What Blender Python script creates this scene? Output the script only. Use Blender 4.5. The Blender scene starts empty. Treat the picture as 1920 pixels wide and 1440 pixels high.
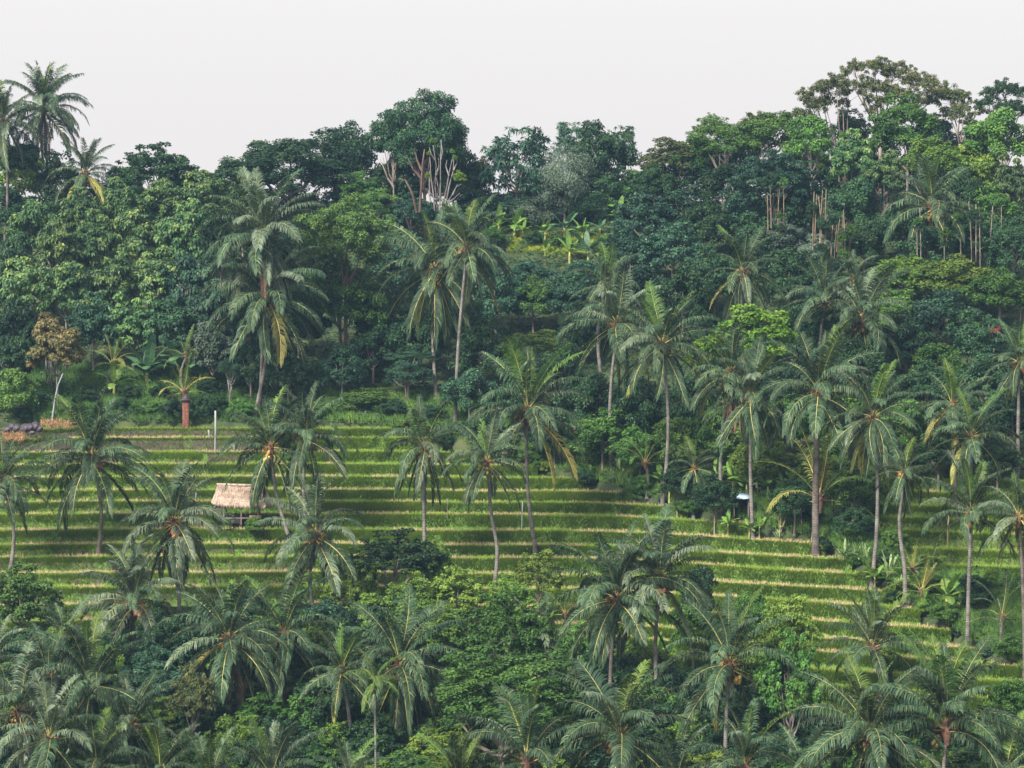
import bpy, math, random
import numpy as np
from mathutils import Vector, Matrix

# ---------------------------------------------------------------- camera, light, exposure
SC = bpy.context.scene
COL = SC.collection
FPX = 5500.0                      # focal length in pixels of the 1920 wide photograph
PITCH = math.atan(220 / FPX)
cam_d = bpy.data.cameras.new('camera')
cam_d.sensor_width = 36.0
cam_d.lens = 36.0 * FPX / 1920.0
cam_d.clip_start = 1.0
cam_d.clip_end = 3000.0
cam = bpy.data.objects.new('camera', cam_d)
COL.objects.link(cam)
cam.location = (0, 0, 0)
cam.rotation_euler = (math.radians(90) - PITCH, 0, 0)
SC.camera = cam

SUN_EL, SUN_AZ = math.radians(40), math.radians(-146)      # azimuth measured from +Y towards +X: behind the camera, to the left
world = bpy.data.worlds.new('World')
SC.world = world
world.use_nodes = True
wn, wl = world.node_tree.nodes, world.node_tree.links
wn.clear()
w_out = wn.new('ShaderNodeOutputWorld')
w_add = wn.new('ShaderNodeAddShader')
w_sky = wn.new('ShaderNodeTexSky'); w_sky.sky_type = 'NISHITA'; w_sky.sun_disc = False
w_sky.sun_elevation = SUN_EL; w_sky.sun_rotation = SUN_AZ % (2 * math.pi); w_sky.dust_density = 10.0
w_b1 = wn.new('ShaderNodeBackground'); w_b1.inputs[1].default_value = 0.05
w_b2 = wn.new('ShaderNodeBackground'); w_b2.inputs[1].default_value = 1.0
w_tc = wn.new('ShaderNodeTexCoord'); w_sep = wn.new('ShaderNodeSeparateXYZ')
w_mr = wn.new('ShaderNodeMapRange'); w_mr.inputs[1].default_value = -0.12; w_mr.inputs[2].default_value = -0.02
w_mix = wn.new('ShaderNodeMix'); w_mix.data_type = 'RGBA'
w_mix.inputs[6].default_value = (0.03, 0.04, 0.035, 1)         # ground beyond the hills
w_mix.inputs[7].default_value = (0.465, 0.446, 0.444, 1)          # overcast cloud cover
wl.new(w_tc.outputs['Generated'], w_sep.inputs[0]); wl.new(w_sep.outputs[2], w_mr.inputs[0])
wl.new(w_mr.outputs[0], w_mix.inputs[0]); wl.new(w_mix.outputs[2], w_b2.inputs[0])
wl.new(w_sky.outputs[0], w_b1.inputs[0])
wl.new(w_b1.outputs[0], w_add.inputs[0]); wl.new(w_b2.outputs[0], w_add.inputs[1])
wl.new(w_add.outputs[0], w_out.inputs[0])

sun_d = bpy.data.lights.new('sun', 'SUN')
sun_d.energy = 4.9; sun_d.angle = math.radians(10); sun_d.color = (1.0, 0.93, 0.80)
sun = bpy.data.objects.new('sun', sun_d); COL.objects.link(sun)
sv = Vector((math.sin(SUN_AZ) * math.cos(SUN_EL), math.cos(SUN_AZ) * math.cos(SUN_EL), math.sin(SUN_EL)))
sun.rotation_euler = sv.to_track_quat('Z', 'Y').to_euler()
sun.location = (0, 0, 80)

SC.view_settings.view_transform = 'Standard'
SC.view_settings.look = 'None'
SC.view_settings.exposure = 0.90
SC.view_settings.gamma = 1.0
SC.view_settings.use_curve_mapping = False
SC.cycles.max_bounces = 5
SC.cycles.diffuse_bounces = 3
SC.cycles.glossy_bounces = 1
SC.cycles.transmission_bounces = 3
SC.cycles.volume_bounces = 0
SC.cycles.use_denoising = True
SC.cycles.denoiser = 'OPENIMAGEDENOISE'
SC.cycles.denoising_input_passes = 'RGB_ALBEDO_NORMAL'
HAZE_DENSITY = 0.00014

rnd = random.Random(7)
NR = np.random.default_rng(11)

# ---------------------------------------------------------------- terrain
def smooth(a, b, x):
    t = np.clip((np.asarray(x, float) - a) / (b - a), 0, 1)
    return t * t * (3 - 2 * t)

GY = np.array([-200, -2, 110, 165, 222, 290, 335, 352, 385, 450, 620, 900], float)
GZ = np.array([-2, -3, -56, -54, -35.4, -13.4, 2.6, 7.4, 5.0, -12, -30, -34], float)

def shift(x):
    x = np.asarray(x, float)
    return 21 * smooth(0, 46, x) + 3.0 * smooth(46, 90, x) + 0.7 * np.sin(x * 0.11 + 1.0) + 0.35 * np.sin(x * 0.27 + 2.2)

def H(x, y):
    return np.interp(np.asarray(y, float) + shift(x), GY, GZ)

def ray(u, v):
    a, b = (u - 960) / FPX, (720 - v) / FPX
    cp, sp = math.cos(PITCH), math.sin(PITCH)
    return a, cp + b * sp, -sp + b * cp          # world direction (x, y, z)

def project(x, y, z):
    cp, sp = math.cos(PITCH), math.sin(PITCH)
    d = y * cp - z * sp
    w = y * sp + z * cp
    return 960 + FPX * x / d, 720 - FPX * w / d

YS = np.arange(150, 348, 0.25)
def on_ray(u, v, h, ymax=346.0):
    """the place on the line of sight that stands h metres above the hillside"""
    dx, dy, dz = ray(u, v)
    ys = YS[YS <= ymax]
    t = ys / dy
    diff = t * dz - H(t * dx, ys)
    k = np.where(diff <= h)[0]
    i = int(k[0]) if len(k) else int(np.argmin(diff))
    return float(t[i] * dx), float(ys[i]), float(t[i] * dz)

def px(y):
    return FPX / y                               # photograph pixels per metre at depth y

# where the hillside is terraced
TB_U = [-400, 640, 760, 900, 1000, 1240, 1540, 1640, 1700, 1800, 1920, 2400]
TB_V = [792, 792, 802, 842, 866, 938, 1012, 1072, 1118, 1190, 1250, 1300]
def in_terraces(x, y):
    x = np.asarray(x, float)
    u, v = project(x, y, H(x, y))
    m = (v > np.interp(u, TB_U, TB_V)) & (v < np.interp(u, [-400, 220, 300, 700, 1050, 1300, 1500, 2400], [1185, 1185, 1135, 1135, 1200, 1260, 1350, 1350]))
    m &= (y + shift(x)) > 219
    r = (u > 1625) & (v > 893) & (v < np.interp(u, [1625, 1700, 1800, 1960], [980, 1050, 1078, 1090]))
    return m | r

STEP = 0.97
Z0 = -36.0
def ginv(z):
    return float(np.interp(z, GZ[3:8], GY[3:8]))
def lev(i):
    return Z0 + STEP * i + random.Random(700 + i).uniform(-.17, .17)
def wob(i, x):
    r = random.Random(500 + i)
    a, b, c = r.uniform(0, 6), r.uniform(0, 6), r.uniform(0, 6)
    return 0.36 * np.sin(x * 0.16 + a) + 0.20 * np.sin(x * 0.43 + b) + 0.08 * np.sin(x * 1.3 + c)
def contour(i, x):
    return ginv(lev(i)) - shift(x) + wob(i, x)
def surface_z(x, y):
    """height of what one stands on"""
    h = float(H(x, y))
    if bool(in_terraces(x, y)):
        i0 = int(math.floor((h - Z0) / STEP))
        for i in (i0 + 1, i0, i0 - 1, i0 - 2):
            if y >= float(contour(i, x)) + 0.2:
                return lev(i)
    return h
def hit(u, v):
    x, y, z = on_ray(u, v, 0.0)
    return x, y, surface_z(x, y)

# ---------------------------------------------------------------- mesh helpers
def mesh_np(name, verts, faces, mats, midx=None, tint=None, smooth_faces=False):
    """faces: int array (n, k) with k = 3 or 4, or a list of such arrays"""
    me = bpy.data.meshes.new(name)
    if isinstance(faces, np.ndarray):
        faces = [faces]
    faces = [f for f in faces if len(f)]
    verts = np.asarray(verts, np.float32)
    loops = np.concatenate([f.reshape(-1) for f in faces]).astype(np.int32)
    tot = np.concatenate([np.full(len(f), f.shape[1]) for f in faces]).astype(np.int32)
    start = np.concatenate([[0], np.cumsum(tot)[:-1]]).astype(np.int32)
    me.vertices.add(len(verts)); me.vertices.foreach_set('co', verts.reshape(-1))
    me.loops.add(len(loops)); me.loops.foreach_set('vertex_index', loops)
    me.polygons.add(len(tot)); me.polygons.foreach_set('loop_start', start)
    for m in mats:
        me.materials.append(m)
    if midx is not None:
        me.polygons.foreach_set('material_index', np.asarray(midx, np.int32))
    if smooth_faces:
        me.polygons.foreach_set('use_smooth', np.ones(len(tot), bool))
    if tint is not None:
        at = me.attributes.new('tint', 'FLOAT', 'FACE')
        at.data.foreach_set('value', np.asarray(tint, np.float32))
    me.update(calc_edges=True)
    return me

class MB:
    """collects simple solids into one mesh"""
    def __init__(s): s.v = []; s.q = []; s.t = []; s.n = 0
    def add(s, v, q=(), t=()):
        v = [tuple(p) for p in v]
        s.v += v; s.q += [tuple(i + s.n for i in f) for f in q]; s.t += [tuple(i + s.n for i in f) for f in t]; s.n += len(v)
    def box(s, c, d, rot=None):
        vs = []
        for sx in (-.5, .5):
            for sy in (-.5, .5):
                for sz in (-.5, .5):
                    p = Vector((sx * d[0], sy * d[1], sz * d[2]))
                    if rot is not None: p = rot @ p
                    vs.append(p + Vector(c))
        s.add(vs, [(0, 1, 3, 2), (4, 6, 7, 5), (0, 4, 5, 1), (2, 3, 7, 6), (0, 2, 6, 4), (1, 5, 7, 3)])
    def tube(s, pts, rad, n=6, cap=True):
        pts = [Vector(p) for p in pts]
        if not isinstance(rad, (list, tuple)): rad = [rad] * len(pts)
        vs, q, t = [], [], []
        for i, p in enumerate(pts):
            d = (pts[min(i + 1, len(pts) - 1)] - pts[max(i - 1, 0)]).normalized()
            a = d.cross(Vector((0, 1, 0)) if abs(d.y) < .9 else Vector((1, 0, 0))).normalized()
            b = d.cross(a)
            for k in range(n):
                an = 2 * math.pi * k / n
                vs.append(p + (a * math.cos(an) + b * math.sin(an)) * rad[i])
        for i in range(len(pts) - 1):
            for k in range(n):
                q.append((i * n + k, i * n + (k + 1) % n, (i + 1) * n + (k + 1) % n, (i + 1) * n + k))
        if cap:
            vs.append(pts[-1]); e = len(vs) - 1; m = (len(pts) - 1) * n
            for k in range(n): t.append((m + k, m + (k + 1) % n, e))
        s.add(vs, q, t)
    def blob(s, c, r, seed=0, seg=6, rings=4, jit=0.0, sc=(1, 1, 1)):
        rr = random.Random(seed); vs = [(c[0], c[1], c[2] - r * sc[2])]
        for i in range(1, rings):
            th = math.pi * i / rings
            for k in range(seg):
                ph = 2 * math.pi * (k + .5 * (i % 2)) / seg
                f = r * (1 + rr.uniform(-jit, jit))
                vs.append((c[0] + f * sc[0] * math.sin(th) * math.cos(ph), c[1] + f * sc[1] * math.sin(th) * math.sin(ph), c[2] - f * sc[2] * math.cos(th)))
        vs.append((c[0], c[1], c[2] + r * sc[2])); q, t = [], []
        for k in range(seg):
            t.append((0, 1 + (k + 1) % seg, 1 + k)); m = 1 + (rings - 2) * seg
            t.append((len(vs) - 1, m + k, m + (k + 1) % seg))
        for i in range(rings - 2):
            for k in range(seg):
                a = 1 + i * seg
                q.append((a + k, a + (k + 1) % seg, a + seg + (k + 1) % seg, a + seg + k))
        s.add(vs, q, t)
    def mesh(s, name, mat, sm=False, tint=None):
        f = []
        if s.q: f.append(np.array(s.q))
        if s.t: f.append(np.array(s.t))
        return mesh_np(name, np.array(s.v, np.float32), f, [mat], smooth_faces=sm, tint=tint)

def obj(name, me, parent=None, loc=(0, 0, 0), rot=(0, 0, 0), sc=(1, 1, 1), kind=None):
    o = bpy.data.objects.new(name, me); COL.objects.link(o)
    o.location = loc; o.rotation_euler = rot; o.scale = sc
    if parent is not None: o.parent = parent
    if kind: o['kind'] = kind
    return o

USED = {}
def thing(name, label, cat, loc, group=None, rotz=0):
    o = bpy.data.objects.new(name, None); COL.objects.link(o)
    o.location = loc; o.rotation_euler = (0, 0, rotz); o.empty_display_size = 0.5
    o['label'] = label; o['category'] = cat
    if group: o['group'] = group
    USED[label] = USED.get(label, 0) + 1
    return o

# ---------------------------------------------------------------- materials
def base_mat(name):
    m = bpy.data.materials.new(name); m.use_nodes = True
    nt = m.node_tree; b = nt.nodes['Principled BSDF']
    return m, nt, b

def leaf_mat(name, c0, c1, c2, rough=0.5, transl=0.25, spec=0.18, vary=0.35, hue=0.014):
    """leaf colour by the leaf's own tint (old, mature, young) and by plant"""
    m, nt, b = base_mat(name)
    N, L = nt.nodes, nt.links
    at = N.new('ShaderNodeAttribute'); at.attribute_name = 'tint'
    cr = N.new('ShaderNodeValToRGB')
    cr.color_ramp.elements[0].position = 0.08; cr.color_ramp.elements[0].color = (*c0, 1)
    cr.color_ramp.elements[1].position = 0.95; cr.color_ramp.elements[1].color = (*c2, 1)
    e = cr.color_ramp.elements.new(0.55); e.color = (*c1, 1)
    oi = N.new('ShaderNodeObjectInfo')
    hs = N.new('ShaderNodeHueSaturation')
    m1 = N.new('ShaderNodeMapRange'); m1.inputs[3].default_value = 1 - vary; m1.inputs[4].default_value = 1 + vary
    m2 = N.new('ShaderNodeMapRange'); m2.inputs[3].default_value = 0.5 - hue; m2.inputs[4].default_value = 0.5 + hue
    mm = N.new('ShaderNodeMath'); mm.operation = 'FRACT'; mul = N.new('ShaderNodeMath'); mul.operation = 'MULTIPLY'; mul.inputs[1].default_value = 7.31
    L.new(at.outputs['Fac'], cr.inputs[0]); L.new(cr.outputs[0], hs.inputs['Color'])
    L.new(oi.outputs['Random'], m1.inputs[0]); L.new(m1.outputs[0], hs.inputs['Value'])
    L.new(oi.outputs['Random'], mul.inputs[0]); L.new(mul.outputs[0], mm.inputs[0]); L.new(mm.outputs[0], m2.inputs[0]); L.new(m2.outputs[0], hs.inputs['Hue'])
    L.new(hs.outputs[0], b.inputs['Base Color'])
    b.inputs['Roughness'].default_value = rough
    b.inputs['Specular IOR Level'].default_value = spec
    if transl > 0:
        tr = N.new('ShaderNodeBsdfTranslucent'); mx = N.new('ShaderNodeMixShader'); mx.inputs[0].default_value = transl
        L.new(hs.outputs[0], tr.inputs[0]); L.new(b.outputs[0], mx.inputs[1]); L.new(tr.outputs[0], mx.inputs[2])
        L.new(mx.outputs[0], N['Material Output'].inputs[0])
    return m

def noise_mat(name, c0, c1, scale=4.0, rough=0.85, bump=0.3, detail=6, stretch=(1, 1, 1), coord='Object', c2=None, spec=0.3):
    m, nt, b = base_mat(name)
    N, L = nt.nodes, nt.links
    tc = N.new('ShaderNodeTexCoord'); mp = N.new('ShaderNodeMapping'); mp.inputs['Scale'].default_value = stretch
    no = N.new('ShaderNodeTexNoise'); no.inputs['Scale'].default_value = scale; no.inputs['Detail'].default_value = detail
    cr = N.new('ShaderNodeValToRGB')
    cr.color_ramp.elements[0].position = 0.35; cr.color_ramp.elements[0].color = (*c0, 1)
    cr.color_ramp.elements[1].position = 0.68; cr.color_ramp.elements[1].color = (*c1, 1)
    if c2: e = cr.color_ramp.elements.new(0.52); e.color = (*c2, 1)
    bp = N.new('ShaderNodeBump'); bp.inputs['Strength'].default_value = bump; bp.inputs['Distance'].default_value = 0.05
    L.new(tc.outputs[coord], mp.inputs[0]); L.new(mp.outputs[0], no.inputs[0]); L.new(no.outputs[0], cr.inputs[0])
    L.new(cr.outputs[0], b.inputs['Base Color']); L.new(no.outputs[0], bp.inputs['Height']); L.new(bp.outputs[0], b.inputs['Normal'])
    b.inputs['Roughness'].default_value = rough; b.inputs['Specular IOR Level'].default_value = spec
    return m

def trunk_mat(name, c0, c1, bands=18):
    """palm bark: rings of old leaf scars, blotches of lichen"""
    m, nt, b = base_mat(name)
    N, L = nt.nodes, nt.links
    tc = N.new('ShaderNodeTexCoord'); wv = N.new('ShaderNodeTexWave'); wv.bands_direction = 'Z'
    wv.inputs['Scale'].default_value = 2.3; wv.inputs['Distortion'].default_value = 4; wv.inputs['Detail'].default_value = 3
    no = N.new('ShaderNodeTexNoise'); no.inputs['Scale'].default_value = 1.6; no.inputs['Detail'].default_value = 6
    ad = N.new('ShaderNodeMath'); ad.operation = 'ADD'
    hf = N.new('ShaderNodeMath'); hf.operation = 'MULTIPLY'; hf.inputs[1].default_value = 0.22
    cr = N.new('ShaderNodeValToRGB')
    cr.color_ramp.elements[0].position = 0.42; cr.color_ramp.elements[0].color = (*c0, 1)
    cr.color_ramp.elements[1].position = .82; cr.color_ramp.elements[1].color = (*c1, 1)
    bp = N.new('ShaderNodeBump'); bp.inputs['Strength'].default_value = .6; bp.inputs['Distance'].default_value = .03
    L.new(tc.outputs['Object'], wv.inputs[0]); L.new(tc.outputs['Object'], no.inputs[0])
    L.new(wv.outputs['Fac'], hf.inputs[0]); L.new(hf.outputs[0], ad.inputs[0]); L.new(no.outputs[0], ad.inputs[1])
    L.new(ad.outputs[0], cr.inputs[0]); L.new(cr.outputs[0], b.inputs['Base Color'])
    L.new(wv.outputs['Fac'], bp.inputs['Height']); L.new(bp.outputs[0], b.inputs['Normal'])
    b.inputs['Roughness'].default_value = 0.9; b.inputs['Specular IOR Level'].default_value = 0.2
    return m

M = {}
#                        old leaf      mature leaf           young leaf
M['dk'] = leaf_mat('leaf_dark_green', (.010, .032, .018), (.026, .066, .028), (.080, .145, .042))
M['bg'] = leaf_mat('leaf_blue_green', (.010, .036, .028), (.028, .078, .044), (.085, .165, .072), spec=.25)
M['mg'] = leaf_mat('leaf_mid_green', (.022, .062, .016), (.066, .145, .030), (.170, .270, .052))
M['yg'] = leaf_mat('leaf_yellow_green', (.038, .085, .018), (.105, .180, .030), (.240, .320, .055))
M['by'] = leaf_mat('leaf_bright_yellow_green', (.040, .100, .015), (.120, .210, .025), (.270, .340, .040), vary=.1)
M['tk'] = leaf_mat('leaf_teak', (.024, .068, .034), (.076, .148, .048), (.290, .350, .090), rough=.5, spec=.25)
M['br'] = leaf_mat('leaf_brownish', (.035, .055, .022), (.075, .100, .036), (.165, .150, .060), vary=.2)
M['gy'] = leaf_mat('leaf_grey_green', (.045, .075, .058), (.085, .125, .090), (.150, .190, .130))
M['fy'] = leaf_mat('leaf_feathery_green', (.026, .070, .022), (.075, .160, .036), (.190, .290, .060))
M['tb'] = leaf_mat('leaf_teak_dry', (.050, .060, .028), (.150, .135, .055), (.290, .230, .100))
M['mag'] = leaf_mat('bougainvillea', (.030, .070, .025), (.180, .030, .160), (.420, .060, .330), vary=.1, hue=0)
M['red'] = leaf_mat('red_leaf', (.150, .030, .020), (.300, .050, .035), (.420, .090, .060), vary=.1, hue=0)
M['frond'] = leaf_mat('palm_leaflets', (.014, .038, .024), (.034, .070, .036), (.110, .150, .080), rough=.55, transl=.2, spec=.16, vary=.3, hue=.015)
M['frond_grey'] = leaf_mat('palm_leaflets_grey', (.036, .066, .044), (.075, .112, .070), (.165, .205, .135), rough=.5, transl=.15, spec=.25, vary=.3, hue=.015)
M['frond_young'] = leaf_mat('palm_leaflets_young', (.040, .085, .018), (.075, .140, .028), (.120, .190, .045), rough=.5, transl=.25, vary=.25, hue=.02)
M['frond_yellow'] = leaf_mat('palm_leaflets_yellowing', (.080, .110, .030), (.170, .180, .045), (.300, .250, .080), rough=.5, transl=.2, vary=.3, hue=.02)
M['frond_dead'] = leaf_mat('palm_leaflets_dead', (.130, .085, .060), (.210, .140, .090), (.300, .210, .140), rough=.8, transl=.1, spec=.2, vary=.3, hue=.02)
M['rachis'] = noise_mat('frond_rachis', (.16, .18, .05), (.34, .32, .10), 2.0, .5, 0)
M['rachis_old'] = noise_mat('frond_rachis_yellow', (.36, .33, .10), (.55, .46, .16), 2.0, .5, 0)
M['banana'] = leaf_mat('banana_leaf', (.055, .130, .025), (.120, .230, .045), (.200, .300, .070), rough=.5, transl=.3, spec=.2, vary=.25)
M['banana_dark'] = leaf_mat('banana_leaf_bluish', (.030, .090, .045), (.065, .150, .070), (.110, .200, .095), rough=.5, transl=.3, spec=.3, vary=.2)
M['strap'] = leaf_mat('strap_leaf', (.080, .150, .050), (.180, .270, .110), (.330, .400, .220), rough=.4, transl=.3, vary=.15)
M['grass'] = leaf_mat('bank_grass', (.055, .115, .018), (.165, .265, .038), (.340, .440, .075), rough=.6, transl=.3, spec=.3, vary=0, hue=0)
M['wild'] = leaf_mat('wild_grass', (.035, .095, .022), (.090, .190, .036), (.190, .310, .060), rough=.6, transl=.3, spec=.3, vary=0, hue=0)
M['under'] = leaf_mat('undergrowth_leaves', (.014, .044, .022), (.035, .085, .032), (.085, .150, .045), vary=0, hue=0)
M['stubble'] = leaf_mat('rice_straw', (.200, .165, .080), (.400, .320, .175), (.600, .490, .310), rough=.8, transl=.2, spec=.2, vary=0, hue=0)
M['soil'] = noise_mat('bare_earth', (.045, .040, .038), (.115, .090, .075), 1.4, .95, .8, c2=(.07, .062, .055))
def bank_mat():
    m, nt, b = base_mat('terrace_bank'); N, L = nt.nodes, nt.links
    tc = N.new('ShaderNodeTexCoord'); n1 = N.new('ShaderNodeTexNoise'); n1.inputs['Scale'].default_value = 1.3; n1.inputs['Detail'].default_value = 7
    n2 = N.new('ShaderNodeTexNoise'); n2.inputs['Scale'].default_value = 5; n2.inputs['Detail'].default_value = 5
    e = N.new('ShaderNodeMix'); e.data_type = 'RGBA'; e.inputs[6].default_value = (.028, .028, .024, 1); e.inputs[7].default_value = (.085, .072, .055, 1)
    g = N.new('ShaderNodeMix'); g.data_type = 'RGBA'; g.inputs[6].default_value = (.026, .060, .016, 1); g.inputs[7].default_value = (.120, .200, .036, 1)
    x = N.new('ShaderNodeMix'); x.data_type = 'RGBA'
    at = N.new('ShaderNodeAttribute'); at.attribute_name = 'tint'
    ad = N.new('ShaderNodeMath'); ad.operation = 'ADD'; mr = N.new('ShaderNodeMapRange'); mr.inputs[1].default_value = .88; mr.inputs[2].default_value = 1.16
    L.new(tc.outputs['Object'], n1.inputs[0]); L.new(tc.outputs['Object'], n2.inputs[0])
    for k in (e, g): L.new(n2.outputs[0], k.inputs[0])
    L.new(at.outputs['Fac'], ad.inputs[0]); L.new(n1.outputs[0], ad.inputs[1]); L.new(ad.outputs[0], mr.inputs[0]); L.new(mr.outputs[0], x.inputs[0])
    L.new(e.outputs[2], x.inputs[6]); L.new(g.outputs[2], x.inputs[7]); L.new(x.outputs[2], b.inputs['Base Color'])
    bp = N.new('ShaderNodeBump'); bp.inputs['Strength'].default_value = .9; bp.inputs['Distance'].default_value = .08; L.new(n2.outputs[0], bp.inputs['Height']); L.new(bp.outputs[0], b.inputs['Normal'])
    b.inputs['Roughness'].default_value = .95; b.inputs['Specular IOR Level'].default_value = .15
    return m
M['bank'] = bank_mat()
M['tread'] = noise_mat('terrace_earth', (.09, .085, .04), (.24, .19, .11), 2.5, .95, .4, c2=(.10, .13, .04))
M['ground'] = noise_mat('forest_floor', (.020, .030, .015), (.060, .070, .028), .6, .95, .6, c2=(.035, .055, .02))
M['palmbark'] = trunk_mat('palm_bark', (.066, .062, .060), (.195, .185, .178))
M['palmbark_dark'] = trunk_mat('palm_bark_dark', (.040, .035, .034), (.150, .130, .122))
M['bark'] = noise_mat('grey_bark', (.080, .066, .058), (.240, .205, .190), 3.0, .9, .5, stretch=(1, 1, .25))
M['bark_red'] = noise_mat('reddish_bark', (.050, .034, .030), (.130, .088, .076), 3.0, .9, .5, stretch=(1, 1, .25))
M['bark_pale'] = noise_mat('pale_bark', (.075, .068, .068), (.180, .168, .168), 3.0, .85, .4, stretch=(1, 1, .25))
M['culm'] = noise_mat('bamboo_culm', (.100, .075, .050), (.240, .180, .125), 2.0, .6, .1, stretch=(1, 1, .4))
M['heart'] = noise_mat('crown_fibre', (.050, .030, .025), (.180, .100, .065), 5.0, .95, .6)
M['coconut'] = leaf_mat('coconut_husk', (.060, .065, .020), (.200, .120, .040), (.420, .220, .080), rough=.45, transl=0, vary=.25, hue=.04)
M['stalk'] = leaf_mat('flower_stalk', (.160, .075, .030), (.330, .190, .070), (.480, .330, .120), rough=.7, transl=0, vary=.2, hue=.02)
M['thatch'] = noise_mat('thatch', (.120, .095, .080), (.430, .345, .290), 3.2, .95, .8, stretch=(3, 1, .5), c2=(.33, .265, .22))
M['straw'] = leaf_mat('thatch_straw', (.180, .130, .105), (.390, .310, .255), (.620, .510, .430), rough=.9, transl=.1, spec=.1, vary=0, hue=0)
M['wood'] = noise_mat('weathered_wood', (.060, .045, .045), (.160, .125, .120), 3.0, .9, .4, stretch=(1, 1, .2))
M['mat_wall'] = noise_mat('woven_bamboo_wall', (.100, .050, .050), (.220, .110, .110), 8.0, .9, .4)
M['brick'] = leaf_mat('fired_brick', (.140, .055, .042), (.220, .090, .070), (.300, .140, .105), rough=.9, transl=0, spec=.2, vary=0, hue=0)
M['mortar'] = noise_mat('mortar', (.16, .12, .11), (.28, .22, .2), 6.0, .95, .3)
M['cap'] = noise_mat('mossy_cap_and_shade', (.030, .026, .034), (.090, .070, .080), 6.0, .95, .6)  # also colours the dark sheets that paint the shelters' inner shade
M['pole'] = noise_mat('pale_pole', (.140, .150, .170), (.270, .290, .320), 3.0, .7, .1, stretch=(1, 1, .3))
M['rock'] = noise_mat('purple_grey_rock', (.030, .025, .038), (.130, .105, .140), 2.2, .9, .9, c2=(.055, .045, .065))
M['dryheap'] = leaf_mat('dry_orange_litter', (.120, .080, .045), (.270, .160, .085), (.400, .260, .160), rough=.9, transl=.1, spec=.1, vary=0, hue=0)
M['tarp'] = noise_mat('blue_tarpaulin', (.30, .50, .66), (.56, .76, .88), 3.0, .5, .5)
M['greentarp'] = noise_mat('green_tarpaulin', (.05, .20, .12), (.12, .34, .2), 3.0, .5, .5)

# ---------------------------------------------------------------- ground sheet
def build_ground():
    xs = np.unique(np.concatenate([np.arange(-900, -80, 20), np.arange(-80, 80.1, 1.5), np.arange(100, 901, 20)]))
    ys = np.unique(np.concatenate([np.arange(-60, 160, 10), np.arange(160, 352, 1.0), np.arange(360, 481, 10)]))
    X, Y = np.meshgrid(xs, ys)
    Z = H(X, Y)
    inside = in_terraces(X, Y) & (np.abs(X) < 62) & (Y > 150)
    Z = np.where(inside, Z - 1.5, Z)
    Z += 0.25 * np.sin(X * .7 + Y * .4) * np.sin(Y * .9 - X * .2) * (~inside)
    V = np.stack([X, Y, Z], -1).reshape(-1, 3)
    ny, nx = X.shape
    idx = np.arange(ny * nx).reshape(ny, nx)
    F = np.stack([idx[:-1, :-1], idx[:-1, 1:], idx[1:, 1:], idx[1:, :-1]], -1).reshape(-1, 4)
    obj('hillside_ground', mesh_np('hillside_ground', V, F, [M['ground']], smooth_faces=True), kind='structure')
build_ground()

# ---------------------------------------------------------------- blades (grass, stubble)
def patch_noise(x, y, s=1.0, ph=0.0):
    return (np.sin(x * .9 * s + y * .6 * s + ph) + np.sin(x * 2.3 * s - y * 1.1 * s + 1.3 + ph) + np.sin(x * .31 * s + 2.1 * y * s + ph * 2)) / 6 + .5

def blades(P, D, W, tint):
    """P roots (n,3), D tip offsets, W half widths -> verts, tris"""
    n = len(P)
    side = np.stack([np.cos(NR.uniform(-.9, .9, n)), NR.uniform(-.5, .5, n), np.zeros(n)], 1) * W[:, None]
    V = np.empty((n, 3, 3), np.float32)
    V[:, 0] = P - side; V[:, 1] = P + side; V[:, 2] = P + D
    return V.reshape(-1, 3), np.arange(n * 3).reshape(-1, 3), tint

# ---------------------------------------------------------------- terraces
HUT_U, HUT_V = 452, 972
ENDS = []
def build_terraces():
    xs = np.arange(-60, 60.01, 0.6)
    top = int((-13.2 - Z0) / STEP) + 9
    for i in range(-2, top):
        z1 = lev(i); z0 = lev(i - 1)
        ya = contour(i, xs); yb = contour(i + 1, xs)
        ok = in_terraces(xs, ya + .4)
        # runs of neighbouring columns
        k = 0
        while k < len(xs):
            if not ok[k]: k += 1; continue
            e = k
            while e + 1 < len(xs) and ok[e + 1]: e += 1
            if e - k >= 3:
                terrace_run(i, xs[k:e + 1], ya[k:e + 1], yb[k:e + 1], z0, z1)
            k = e + 1

def lushness(u, v):
    l = np.interp(u, [0, 380, 520, 640, 2000], [.68, .68, .85, 1, 1])
    l = np.where((u > 1650) & (v < 1060), .62, l)
    l = np.where((v > 1010) & (u < 540), .55, l)
    return np.where((v < 850) & (u < 470), .34, l)

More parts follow.
